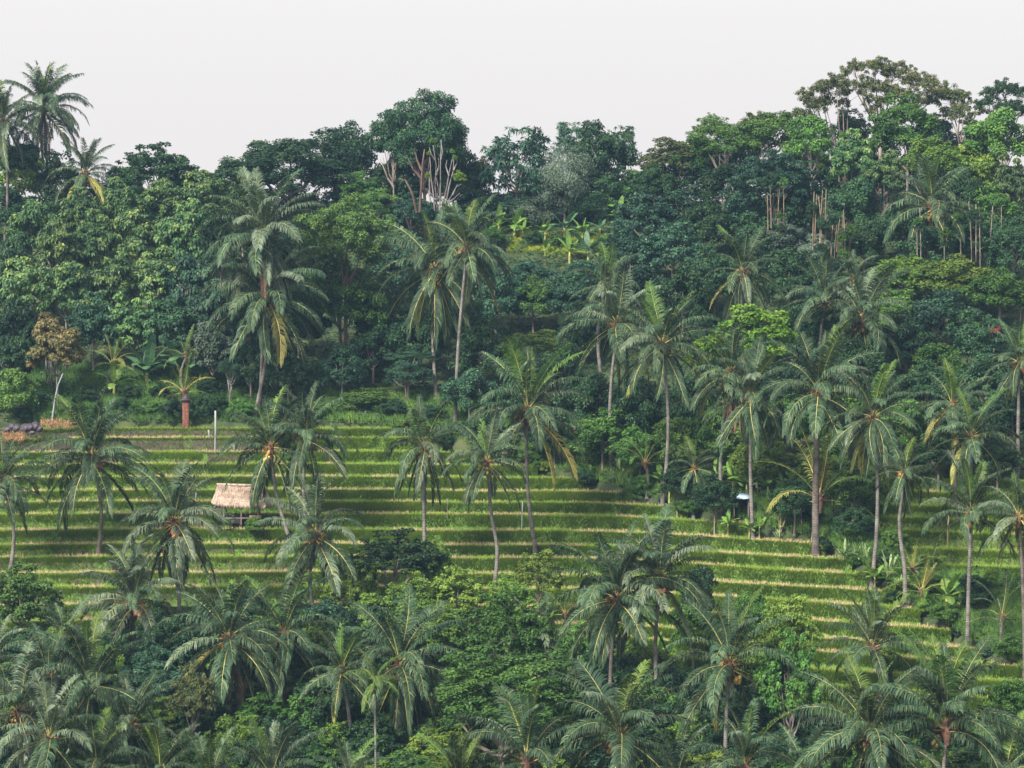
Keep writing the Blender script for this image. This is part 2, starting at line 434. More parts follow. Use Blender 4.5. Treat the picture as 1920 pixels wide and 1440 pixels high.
def terrace_run(i, x, ya, yb, z0, z1):
    n = len(x)
    rr = np.random.default_rng(900 + i)
    sag = np.zeros(n)
    for _ in range(int(n / 28) + 1):
        cc = rr.uniform(x[0], x[-1]); sag += rr.uniform(.05, .2) * np.exp(-((x - cc) / rr.uniform(.5, 1.6)) ** 2)
    j = lambda a: rr.uniform(-a, a, n)
    rows = [(x, ya - .25, np.full(n, z0 - .35)), (x, ya - .05 + j(.05), np.full(n, z0 + .05)), (x, ya + .12 + j(.06), z0 + .5 * (z1 - z0) + j(.05)),
            (x, ya + .30 + sag + j(.04), z1 - sag * .8 + j(.03)), (x, ya + .55 + sag, z1 + .05 - sag * .5 + j(.02)), (x, ya + .9, z1 - .05 + j(.02)), (x, yb + .1, np.full(n, z1 - .05))]
    V = np.concatenate([np.stack(r, 1) for r in rows])
    R = len(rows); idx = np.arange(R * n).reshape(R, n)
    F = np.stack([idx[:-1, :-1], idx[:-1, 1:], idx[1:, 1:], idx[1:, :-1]], -1).reshape(-1, 4)
    mi = np.repeat([0, 0, 0, 1, 1, 1], n - 1)
    uc, vc = project(x[:-1], ya[:-1], z1)
    lf = lushness(uc, vc); ft = np.tile(lf, R - 1)
    ENDS.append((i, float(x[0]), float(ya[0]) + .5, z1)); ENDS.append((i, float(x[-1]), float(ya[-1]) + .5, z1))
    root = obj('rice_terrace', mesh_np('rice_terrace', V, F, [M['bank'], M['tread']], midx=mi, tint=ft, smooth_faces=True), kind='structure')
    length = x[-1] - x[0]
    um, vm = project(x.mean(), ya.mean(), z1)
    u_, v_ = project(x, ya, z1)
    # bank grass: thin on the left, lush to the right
    m = int(length * 520)
    px_ = rr.uniform(x[0], x[-1], m)
    y0 = np.interp(px_, x, ya)
    f = rr.uniform(0, 1, m) ** .8
    uu, vv = project(px_, y0, z1)
    lush = lushness(uu, vv)
    ends = np.minimum(px_ - x[0], x[-1] - px_)
    pn = patch_noise(px_, y0 * 3 + i, .8, i)
    keep = rr.uniform(0, 1, m) < np.where(f > 1.25 - lush * 1.15, 1, lush * .55) * (.45 + .8 * pn)
    px_, y0, f, pn = px_[keep], y0[keep], f[keep], pn[keep]
    m = len(px_)
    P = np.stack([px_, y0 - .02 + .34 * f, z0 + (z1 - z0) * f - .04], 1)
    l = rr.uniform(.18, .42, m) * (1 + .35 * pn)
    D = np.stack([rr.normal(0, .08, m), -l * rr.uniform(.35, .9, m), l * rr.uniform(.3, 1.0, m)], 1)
    T = np.clip(.16 + .34 * f + .42 * (pn - .5) + .25 * (patch_noise(px_ * .25, y0, .6, i * 2.3) - .5) + rr.normal(0, .13, m), 0, 1)  # darker towards the riser foot: shade put into the blade tint
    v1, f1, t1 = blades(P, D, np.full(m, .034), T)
    # lip
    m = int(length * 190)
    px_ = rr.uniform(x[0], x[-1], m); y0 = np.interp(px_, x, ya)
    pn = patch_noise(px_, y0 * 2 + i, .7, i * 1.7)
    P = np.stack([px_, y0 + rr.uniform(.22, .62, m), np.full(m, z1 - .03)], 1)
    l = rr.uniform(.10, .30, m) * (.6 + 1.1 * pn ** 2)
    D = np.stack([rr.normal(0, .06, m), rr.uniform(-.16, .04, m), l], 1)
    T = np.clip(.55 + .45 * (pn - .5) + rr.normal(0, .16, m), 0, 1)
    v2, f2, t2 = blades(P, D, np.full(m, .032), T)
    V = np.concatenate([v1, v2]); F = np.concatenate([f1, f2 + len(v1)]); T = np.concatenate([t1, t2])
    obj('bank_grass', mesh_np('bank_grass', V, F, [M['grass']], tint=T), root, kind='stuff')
    # stubble behind the lip: rows of cut rice tufts
    cut = not (i in (4, 21, 23) or (um > 1640 and vm < 1070) or vm > 1265)
    tuft_x = np.arange(x[0] + .2, x[-1] - .1, .21)
    Ps, Ds, Ts = [], [], []
    for r in range(5):
        tx = tuft_x + rr.normal(0, .05, len(tuft_x)); ty = np.interp(tx, x, ya) + .78 + r * .36 + rr.normal(0, .04, len(tx))
        ok = ty < np.interp(tx, x, yb) - .15
        u_, v_ = project(tx, ty, z1)
        green = patch_noise(tx * .35, np.full(len(tx), i * 3.3), 1, i) > (.62 if cut else .12)
        green |= (v_ < 872) & (u_ > 640)
        kb = 5
        ok &= rr.uniform(0, 1, len(ok)) > .12
        th = rr.uniform(.15, .42, len(ok))[ok]
        tx, ty, green = tx[ok], ty[ok], green[ok]
        tx, ty, green = np.repeat(tx, kb), np.repeat(ty, kb), np.repeat(green, kb)
        q = len(tx)
        Ps.append(np.stack([tx + rr.normal(0, .04, q), ty + rr.normal(0, .04, q), np.full(q, z1 - .06)], 1))
        hgt = np.repeat(th, kb) * rr.uniform(.8, 1.15, q)
        Ds.append(np.stack([rr.normal(0, .05, q), rr.normal(0, .04, q), hgt], 1))
        Ts.append(np.where(green, -1, np.clip(rr.normal(.5, .22, q), 0, 1)))
    P = np.concatenate(Ps); D = np.concatenate(Ds); T = np.concatenate(Ts)
    g = T < 0
    if (~g).sum() > 3:
        v3, f3, t3 = blades(P[~g], D[~g], np.full((~g).sum(), .03), T[~g])
        obj('rice_stubble', mesh_np('rice_stubble', v3, f3, [M['stubble']], tint=t3), root, kind='stuff')
    if g.sum() > 3:
        v3, f3, t3 = blades(P[g], D[g], np.full(g.sum(), .03), np.clip(NR.normal(.55, .2, g.sum()), 0, 1))
        obj('standing_rice', mesh_np('standing_rice', v3, f3, [M['grass']], tint=t3), root, kind='stuff')
build_terraces()

# ---------------------------------------------------------------- undergrowth and wild grass
def build_undergrowth():
    n = 260000
    x = NR.uniform(-64, 64, n); y = NR.uniform(172, 350, n)
    k = ~in_terraces(x, y) & (np.abs(x) < .19 * y + 4)
    x, y = x[k], y[k]; n = len(x)
    pn = patch_noise(x, y, .8)
    z = H(x, y) + NR.uniform(0, 1, n) * (.25 + 1.1 * pn ** 1.5)
    ax = NR.normal(0, 1, (n, 3)); ax[:, 2] *= .35; ax /= np.linalg.norm(ax, axis=1)[:, None]
    sd = np.cross(ax, NR.normal(0, 1, (n, 3)) + np.array([0, -.6, 2.0])); sd /= np.linalg.norm(sd, axis=1)[:, None]
    l = NR.uniform(.16, .34, n)[:, None]; w = l * .33
    c = np.stack([x, y, z], 1)
    V = np.stack([c - ax * l, c + sd * w, c + ax * l - np.array([0, 0, .08]), c - sd * w], 1).reshape(-1, 3)
    T = np.clip(.25 + .5 * (patch_noise(x, y, .35, 2) - .3) + NR.normal(0, .18, n), 0, 1)
    o = obj('undergrowth', mesh_np('undergrowth', V, np.arange(4 * n).reshape(-1, 4), [M['under']], tint=T), kind='stuff')
    o['label'] = 'low leafy undergrowth covering the slope between the trees'
build_undergrowth()

def grass_patch(u0, v0, u1, v1, n, lo=.3, hi=.8, mat='wild', w=.03, tmean=.5):
    u = NR.uniform(u0, u1, n); v = NR.uniform(v0, v1, n)
    P = np.array([on_ray(a, b, 0.0) for a, b in zip(u[::12], v[::12])])
    P = np.repeat(P, 12, 0)[:n] + np.stack([NR.normal(0, .25, n), NR.normal(0, .5, n), np.zeros(n)], 1)
    P = P[~in_terraces(P[:, 0], P[:, 1] - .3)]; n = len(P)
    P[:, 2] = H(P[:, 0], P[:, 1]) - .05
    pn = patch_noise(P[:, 0], P[:, 1] * .7, 1.2)
    l = NR.uniform(lo, hi, n) * (.6 + .8 * pn)
    D = np.stack([NR.normal(0, .14, n), NR.normal(-.08, .1, n), l], 1)
    return blades(P, D, np.full(n, w), np.clip(tmean + .6 * (pn - .5) + NR.normal(0, .15, n), 0, 1))

def build_wild_grass():
    parts = [grass_patch(60, 690, 480, 792, 26000, tmean=.38), grass_patch(600, 735, 1000, 800, 14000), grass_patch(860, 800, 1240, 935, 15000, tmean=.55),
             grass_patch(1240, 930, 1560, 1000, 9000), grass_patch(1540, 985, 1720, 1110, 12000), grass_patch(1680, 1070, 1925, 1245, 20000),
             grass_patch(1520, 1265, 1760, 1350, 15000, .4, .9, tmean=.7), grass_patch(1740, 1240, 1925, 1350, 15000, .4, .9, tmean=.7),
             grass_patch(80, 1120, 220, 1180, 6000)]
    vs, fs, ts, k = [], [], [], 0
    for v, f, t in parts:
        vs.append(v); fs.append(f + k); ts.append(t); k += len(v)
    o = obj('wild_grass', mesh_np('wild_grass', np.concatenate(vs), np.concatenate(fs), [M['wild']], tint=np.concatenate(ts)), kind='stuff')
    o['label'] = 'tall wild grass on the banks around the rice terraces'
    v, f, t = grass_patch(955, 440, 1135, 478, 9000, .2, .5, w=.04, tmean=.8)
    o = obj('meadow_grass', mesh_np('meadow_grass', v, f, [M['by']], tint=t), kind='stuff')
    o['label'] = 'sunlit yellow grass in the banana clearing on the ridge'
build_wild_grass()

# ---------------------------------------------------------------- crowns of broadleaf trees
def nrm(a):
    return a / np.maximum(np.linalg.norm(a, axis=-1, keepdims=True), 1e-9)

def crown_mesh(name, seed, R, ncl, cr, nl, ll, lw, shell=.45, flat=.8, droop=.25, low=-.55, lump=.25, spread=1.0, asp=1.0):
    r = np.random.default_rng(seed)
    d = nrm(r.normal(0, 1, (ncl * 3, 3))); d = d[d[:, 2] > low][:ncl]; ncl = len(d)
    ph = r.uniform(0, 6.28, 6)
    lumpf = 1 + lump * (np.sin(3 * d[:, 0] + ph[0]) * np.sin(3.4 * d[:, 2] + ph[1]) + .6 * np.sin(5.5 * d[:, 0] + ph[2]) * np.cos(4.7 * d[:, 1] + ph[3]) + .5 * np.sin(8 * d[:, 2] + ph[4] + 4 * d[:, 0]))
    rad = (shell + (1 - shell) * r.uniform(0, 1, ncl) ** .6) * lumpf * (R - cr * .6)
    C = d * rad[:, None] * np.array([1, 1, asp])
    CR = cr * r.uniform(.6, 1.35, ncl)
    ci = np.repeat(np.arange(ncl), (nl * (CR / cr) ** 2).astype(int))
    n = len(ci)
    dd = nrm(r.normal(0, 1, (n, 3)) + .55 * nrm(C[ci]) + np.array([0, 0, .35]))
    rr_ = CR[ci] * (1 - .6 * r.uniform(0, 1, n) ** 1.6)
    P = C[ci] + dd * rr_[:, None] * np.array([1, 1, flat])
    nn = nrm(dd + spread * .6 * r.normal(0, 1, (n, 3)) + np.array([0, 0, .5]))
    t = nrm(np.cross(nn, r.normal(0, 1, (n, 3))) + np.array([0, 0, -droop]) + .3 * dd)
    s = nrm(np.cross(nn, t))
    L_ = (ll * r.uniform(.65, 1.3, n))[:, None]; W_ = L_ * (lw / ll) * .5
    V = np.stack([P, P + t * L_ * .45 + s * W_, P + t * L_ + np.array([0, 0, -1]) * L_ * droop * .5, P + t * L_ * .45 - s * W_], 1).reshape(-1, 3)
    clt = r.uniform(0, 1, ncl)
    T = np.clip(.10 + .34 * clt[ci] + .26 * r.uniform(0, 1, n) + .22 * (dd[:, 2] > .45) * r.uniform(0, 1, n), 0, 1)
    return mesh_np(name, V, np.arange(4 * n).reshape(-1, 4), [M['dk']], tint=T), ncl

CR = {}
def build_crowns():
    for k in range(3):
        CR['D', 0, k] = crown_mesh('crown', 10 + k, 3.0, 85, .62, 130, .27, .16)[0]
    for k in range(3):
        CR['D', 1, k] = crown_mesh('crown', 20 + k, 5.5, 190, .82, 150, .29, .17, lump=.28)[0]
    for k in range(3):
        CR['T', 0, k] = crown_mesh('crown', 30 + k, 3.0, 100, .48, 115, .33, .21, shell=.35, droop=.6, spread=1.3, asp=1.15)[0]
        CR['T', 1, k] = CR['T', 0, k]
    for k in range(2):
        CR['F', 0, k] = crown_mesh('crown', 40 + k, 3.0, 70, .7, 160, .22, .12, flat=.55, spread=.5, droop=.1)[0]
        CR['F', 1, k] = crown_mesh('crown', 45 + k, 5.5, 170, .85, 200, .24, .13, flat=.5, spread=.5, droop=.1, lump=.3)[0]
    for k in range(2):
        CR['G', 0, k] = crown_mesh('crown', 50 + k, 3.0, 80, .8, 170, .17, .08, shell=.5, spread=1.2, lump=.18)[0]
        CR['G', 1, k] = CR['G', 0, k]
    for k in range(2):
        CR['R', 0, k] = crown_mesh('crown', 60 + k, 3.0, 170, .22, 26, .46, .13, shell=.5, flat=.6, droop=.35, lump=.35, spread=.7)[0]
        CR['R', 1, k] = CR['R', 0, k]
    for k in range(2):                                                     # big domed crown of many small tufts
        CR['M', 0, k] = crown_mesh('crown', 70 + k, 3.0, 150, .40, 75, .25, .15, flat=.6, lump=.2)[0]
        CR['M', 1, k] = crown_mesh('crown', 75 + k, 5.5, 330, .55, 95, .30, .17, flat=.6, lump=.26)[0]
build_crowns()

def trunk_meshes():
    out = []
    for k in range(4):
        r = random.Random(80 + k); mb = MB()
        # unit tree skeleton: trunk 0..1 in z, limbs spread to radius 1 between z .55 and 1.6
        a, b = r.uniform(-.08, .08), r.uniform(-.08, .08)
        mb.tube([(0, 0, -.15), (0, 0, 0), (a * .6, b * .6, .35), (a, b, .7), (a * 1.2, b, 1.0), (a, b * 1.5, 1.35)], [.085, .07, .055, .048, .035, .012], 7)
        for q in range(7):
            an = q * 2.4 + r.uniform(-.3, .3); z0 = r.uniform(.5, .95); rr = r.uniform(.5, .85)
            e = (a + math.cos(an) * rr, b + math.sin(an) * rr, z0 + r.uniform(.35, .65))
            mid = (a + math.cos(an) * rr * .45, b + math.sin(an) * rr * .45, z0 + .12)
            mb.tube([(a, b, z0), mid, e], [.034, .022, .008], 5)
            mb.tube([mid, (mid[0] + math.cos(an + .8) * .3, mid[1] + math.sin(an + .8) * .3, mid[2] + .3)], [.016, .006], 4)
        out.append(mb.mesh('trunk', M['bark'], True))
    return out
TRUNKS = trunk_meshes()

def set_mat(o, m):
    o.material_slots[0].link = 'OBJECT'
    o.material_slots[0].material = m

# landmarks used to say where a tree stands
LAND = [(82, 207, 'the tall left skyline palm'), (160, 327, 'the short skyline palm'), (497, 447, 'the shaggy grey palm'), (815, 505, 'the two lanky palms on the forest edge'),
        (825, 330, 'the bare pollarded tree'), (450, 930, 'the thatched hut'), (352, 768, 'the brick pillar'), (990, 775, 'the tall palm amid the terraces'),
        (1200, 630, 'the two neighbouring palms right of centre'), (1393, 510, 'the palm in the dark forest'), (1750, 390, 'the brown-tipped palm high on the right'),
        (1575, 440, 'the tan bamboo culms'), (1690, 150, 'the umbrella-crowned ridge tree'), (1065, 455, 'the banana clearing'), (1420, 630, 'the bright yellow-green tree'),
        (1390, 940, 'the blue tarp shelter'), (1535, 740, 'the palm with the dead spear'), (1820, 960, 'the palm with one yellow upright frond'), (930, 1240, 'the big mounded tree'),
        (1157, 1127, 'the symmetrical foreground palm'), (250, 1133, 'the windswept foreground palm'), (750, 1247, 'the reddish-hearted foreground palm'), (1480, 1220, 'the tall column-shaped tree'),
        (1637, 1213, 'the short thick-trunked palm'), (590, 620, 'the red-barked feathery tree'), (220, 470, 'the large-leaved grove'), (540, 310, 'the broad dark ridge tree'),
        (800, 260, 'the tall ridge tree'), (1130, 310, 'the dark ridge tree with sprays'), (745, 1040, 'the near-black bush by the terraces'), (430, 1203, 'the palm with hanging brown fronds')]
LOOK = {'dk': 'dark green', 'bg': 'blue-green', 'mg': 'mid-green', 'yg': 'yellow-green', 'by': 'bright yellow-green', 'tk': 'large-leaved green', 'br': 'brownish', 'gy': 'grey-green',
        'fy': 'feathery green', 'tb': 'dry brown-leaved', 'mag': 'magenta-flowered', 'red': 'red-leaved'}
def say_place(u, v):
    d = sorted(LAND, key=lambda l: (l[0] - u) ** 2 + (l[1] - v) ** 2)
    out = []
    for l in d[:4]:
        dx, dy = u - l[0], v - l[1]
        if abs(dx) > 2.2 * abs(dy): s = 'right of ' if dx > 0 else 'left of '
        elif abs(dy) > 2.2 * abs(dx): s = 'below ' if dy > 0 else 'above '
        else: s = ('below' if dy > 0 else 'above') + (' and right of ' if dx > 0 else ' and left of ')
        out.append(s + l[2])
    return out
def auto_label(pal, shape, u, v, big, look=None):
    size = 'broad ' if big > 75 else ('small ' if big < 42 else '')
    if look: size = ''
    look = look or LOOK[pal]
    for s in say_place(u, v):
        t = f'{size}{look} {shape} {s}'
        if t not in USED: return t, False
    for extra in ('partly hidden ', 'ragged ', 'spreading ', 'thin ') if shape != 'banana plant' else ('partly hidden ', 'low ', 'small ', 'tilted '):
      for s in say_place(u, v):
        t = f'{size}{extra}{look} {shape} {s}'
        if t not in USED and len(t.split()) <= 16: return t, False
    return f'{LOOK[pal]} {shape} in the dense wood around it', True

TREE_N = [0]
def tree(kind, pal, u, v, rx, ry, hb=1.2, label=None, bark='bark', depth=None, name=None, cat='tree', group='broadleaf trees on the hillside', trunk=True):
    TREE_N[0] += 1
    r = random.Random(TREE_N[0] * 13 + 5)
    sc = px(280.0 - (v - 800) * .09)
    for _ in range(2):
        x, y, z = on_ray(u, v, hb + ry / sc, depth or 346)
        sc = px(y)
    Rx, Rz = rx / sc, ry / sc
    if depth: 
        t = depth / ray(u, v)[1]; x, y, z = ray(u, v)[0] * t, depth, ray(u, v)[2] * t
        Rx, Rz = rx / px(y), ry / px(y)
    g = surface_z(x, y)
    rm = (Rx + Rz) / 2
    big = 1 if rm > 4.0 else 0
    nom = 3.0 if (not big or kind in 'TGR') else 5.5
    var = [k for k in CR if k[0] == kind and k[1] == big]
    me = CR[r.choice(var)]
    if name is None: name = 'broadleaf_tree' if ry / sc > 1.3 else 'bush'
    if label is None:
        label, shared = auto_label(pal, 'bush' if name == 'bush' else 'tree', u, v, rx)
    root = thing(name, label, cat if name != 'bush' else 'bush', (x, y, g), group)
    if (trunk and name != 'bush') or hb > 2:
        Ht = max(z - g, .8)
        w_ = max(min(Rx * .75, Ht), .6)
        t = obj('trunk', r.choice(TRUNKS), root, sc=(w_, w_, (Ht + .45 * Rz) / 1.5), rot=(0, 0, r.uniform(0, 6.3)))
        if bark != 'bark': set_mat(t, M[bark])
    c = obj('crown', me, root, loc=(0, 0, z - g), sc=(Rx / nom * 1.04, min(Rx, Rz * 1.3) / nom, Rz / nom * 1.04), rot=(0, 0, r.choice([0, math.pi / 2, math.pi, 1.5 * math.pi]) if abs(Rx - Rz) > 1 else r.uniform(0, 6.28)))
    if abs(Rx - Rz) > 1 and abs(math.sin(c.rotation_euler.z)) > .5:
        c.scale = (c.scale[1], c.scale[0], c.scale[2])
    set_mat(c, M[pal])
    return root

# hand-placed trees: kind palette u v rx ry [hb] [bark] [label]
T = tree
T('D', 'yg', 28, 330, 66, 52, 2, 'rounded yellowish-green tree below the leftmost skyline palms')
T('D', 'dk', 108, 352, 46, 60, 2, 'dark tree between the two left skyline palms')
T('M', 'dk', 290, 322, 72, 48, 4, 'lone domed tree on the skyline above the large-leaved grove')
T('D', 'dk', 540, 318, 132, 70, 3, 'broad dark umbrella-shaped tree on the ridge left of the tallest ridge tree')
T('D', 'dk', 425, 340, 40, 34, 2, 'small dark tree at the left end of the broad ridge tree')
T('D', 'bg', 655, 296, 58, 62, 2, 'narrow blue-green ridge tree left of the tallest ridge tree')
T('D', 'dk', 798, 262, 80, 88, 7, 'tallest dark tree standing on the middle of the ridge', 'bark_red', depth=338)
T('D', 'dk', 738, 262, 44, 46, 7, 'smaller dark tree leaning against the left of the tallest ridge tree', depth=340)
T('D', 'dk', 850, 318, 42, 66, 4, 'dark hanging foliage tree right of the tallest ridge tree', depth=342)
T('D', 'dk', 742, 340, 48, 55, 1.5, 'shadowed tree under the left of the tallest ridge tree')
T('D', 'br', 905, 330, 24, 34, 2, 'thin brownish see-through tree beside the bare pollarded tree')
T('R', 'bg', 968, 320, 66, 74, 2, 'grey-green ridge tree with star-like leaf rosettes', cat='tree')
T('R', 'bg', 1080, 270, 44, 38, 5, 'star-leaved sprays of a tree above the grey fine-leaved one')
T('G', 'gy', 1058, 335, 52, 62, 2, 'pale grey fine-leaved tree between rosette tree and dark ridge tree')
T('D', 'dk', 1126, 305, 60, 68, 2, 'very dark rounded ridge tree left of the skyline dip')
T('R', 'dk', 1160, 282, 38, 42, 4, 'sparse long-leaved tree sticking out right of the dark ridge tree')
T('G', 'gy', 1020, 392, 60, 40, 1, 'low grey brush just above the banana clearing', depth=341)
T('G', 'dk', 1095, 385, 50, 40, 1, 'low dark brush right above the banana clearing', depth=341)
T('M', 'br', 1262, 302, 62, 40, 3, 'reddish-brown tree right of the skyline dip')
T('D', 'dk', 1225, 345, 40, 34, 2)
T('F', 'mg', 1362, 262, 66, 40, 6, 'feathery green tree on the right ridge beside the reddish-brown one')
T('R', 'mg', 1330, 240, 26, 26, 7, 'small round-topped tree poking up at the right ridge start')
T('D', 'mg', 1445, 255, 60, 40, 6)
T('M', 'bg', 1452, 345, 84, 66, 4, 'dense blue-green domed tree left of the tan bamboo culms')
T('D', 'dk', 1370, 350, 52, 42, 3)
T('D', 'mg', 1700, 240, 62, 56, 6, 'rounded green tree under the umbrella-crowned ridge tree')
T('D', 'mg', 1520, 262, 46, 44, 6)
T('T', 'tk', 1600, 300, 46, 44, 6, 'yellowish large-leaved tree above the tan bamboo culms', 'culm')
T('D', 'yg', 1745, 300, 62, 36, 6, 'yellow-green tree on the right ridge above the brown-tipped palm')
T('T', 'tk', 1660, 330, 44, 36, 5)
T('D', 'mg', 1870, 258, 62, 54, 6)
T('T', 'yg', 1830, 325, 48, 44, 3, 'thin-leaved pale tree with sky gaps at right edge', 'culm')
T('T', 'tk', 1900, 350, 40, 46, 3)
T('D', 'dk', 1800, 360, 40, 46, 3)
# low dense crowns along the ridge line that close the view to the sky between trunks
for (k, p, u, v, rx, ry) in [('D', 'dk', 385, 372, 46, 40), ('D', 'dk', 470, 385, 56, 44), ('D', 'dk', 560, 395, 56, 40), ('D', 'bg', 640, 385, 50, 44), ('D', 'dk', 705, 372, 50, 50), ('D', 'dk', 765, 395, 46, 40), ('D', 'dk', 900, 392, 50, 44), ('D', 'bg', 955, 395, 44, 36), ('D', 'dk', 1010, 372, 50, 44), ('D', 'dk', 1070, 385, 46, 40), ('D', 'dk', 1130, 372, 54, 50), ('D', 'dk', 1190, 375, 46, 40),
                             ('D', 'dk', 1240, 360, 54, 44), ('D', 'dk', 1305, 340, 56, 50), ('D', 'mg', 1310, 292, 50, 40), ('D', 'dk', 1390, 310, 56, 40), ('D', 'mg', 1500, 310, 50, 44), ('D', 'dk', 1540, 350, 50, 50), ('D', 'dk', 1600, 355, 50, 44), ('D', 'mg', 1650, 292, 44, 44), ('D', 'dk', 1710, 345, 60, 54), ('D', 'mg', 1780, 310, 50, 40), ('D', 'dk', 1790, 380, 50, 40), ('D', 'dk', 1860, 345, 56, 50),
                             ('D', 'dk', 1910, 390, 50, 50), ('D', 'dk', 20, 395, 56, 44), ('D', 'dk', 100, 400, 50, 40), ('D', 'dk', 190, 375, 50, 34), ('D', 'dk', 40, 300, 40, 30), ('D', 'dk', 235, 350, 40, 34), ('D', 'dk', 345, 352, 44, 34), ('D', 'dk', 870, 350, 40, 44), ('D', 'dk', 800, 330, 56, 60), ('D', 'dk', 1750, 265, 50, 40), ('D', 'dk', 1820, 290, 44, 40), ('D', 'dk', 1590, 250, 40, 40)]:
    T(k, p, u, v, rx, ry, .5, depth=342 if u > 330 else 336, trunk=False)
# grove of large-leaved trees on the left
gi = 0
for (u, v, rx, ry, p) in [(150, 412, 50, 44, 'tk'), (228, 395, 48, 46, 'tk'), (305, 385, 52, 40, 'tk'), (385, 375, 52, 46, 'tk'), (455, 395, 36, 56, 'tk'), (60, 440, 56, 52, 'tk'), (18, 520, 50, 62, 'dk'),
                          (110, 480, 54, 56, 'tk'), (185, 465, 52, 54, 'tk'), (262, 455, 54, 50, 'tk'), (340, 448, 54, 56, 'tk'), (412, 470, 40, 62, 'dk'), (48, 545, 54, 52, 'tk'),
                          (125, 555, 54, 52, 'tk'), (205, 545, 54, 54, 'tk'), (285, 535, 56, 54, 'tk'), (355, 545, 50, 56, 'bg'), (30, 620, 50, 50, 'dk'), (175, 615, 52, 50, 'bg'), (250, 615, 56, 48, 'tk'),
                          (325, 620, 54, 48, 'dk'), (390, 600, 50, 56, 'bg'), (400, 660, 50, 42, 'gy'), (20, 680, 44, 40, 'dk')]:
    T('T', p, u, v, rx, ry, 2.0)
T('T', 'tb', 108, 655, 52, 46, 3.0, 'dry brown-leaved tree at the lower left of the grove', 'bark_pale')
T('T', 'tb', 92, 615, 26, 24, 5.0, 'small pinkish-topped dry tree above the brown-leaved one')
T('D', 'mg', 30, 738, 44, 46, .2, 'rounded leafy bush on the bank at the left edge', name='bush')
T('D', 'dk', 325, 768, 24, 20, .1, 'round clipped dark bush beside the brick pillar', name='bush')
T('D', 'br', 322, 746, 16, 8, 1.1, 'orange-tipped flowering top of the bush beside the pillar', name='bush')
T('D', 'dk', 380, 765, 24, 24, .1, 'dark shrub immediately right of the brick pillar', name='bush')
T('G', 'bg', 432, 690, 26, 18, 2.5, 'slim flat-topped sapling with forked pale stem', 'bark_pale')
# feathery tree with red trunk and neighbours
T('D', 'fy', 645, 450, 90, 78, 6, 'feathery yellow-green tree with a red trunk beside the shaggy palms', 'bark_red', depth=296)
T('D', 'mg', 640, 560, 86, 80, 3, 'rounded mid-green tree directly under the yellow-green feathery one')
T('F', 'fy', 700, 385, 50, 32, 2, 'pale feathery tree behind the yellow-green feathery one')
T('M', 'bg', 770, 400, 40, 36, 1.5)
T('F', 'mg', 668, 350, 46, 36, 3)
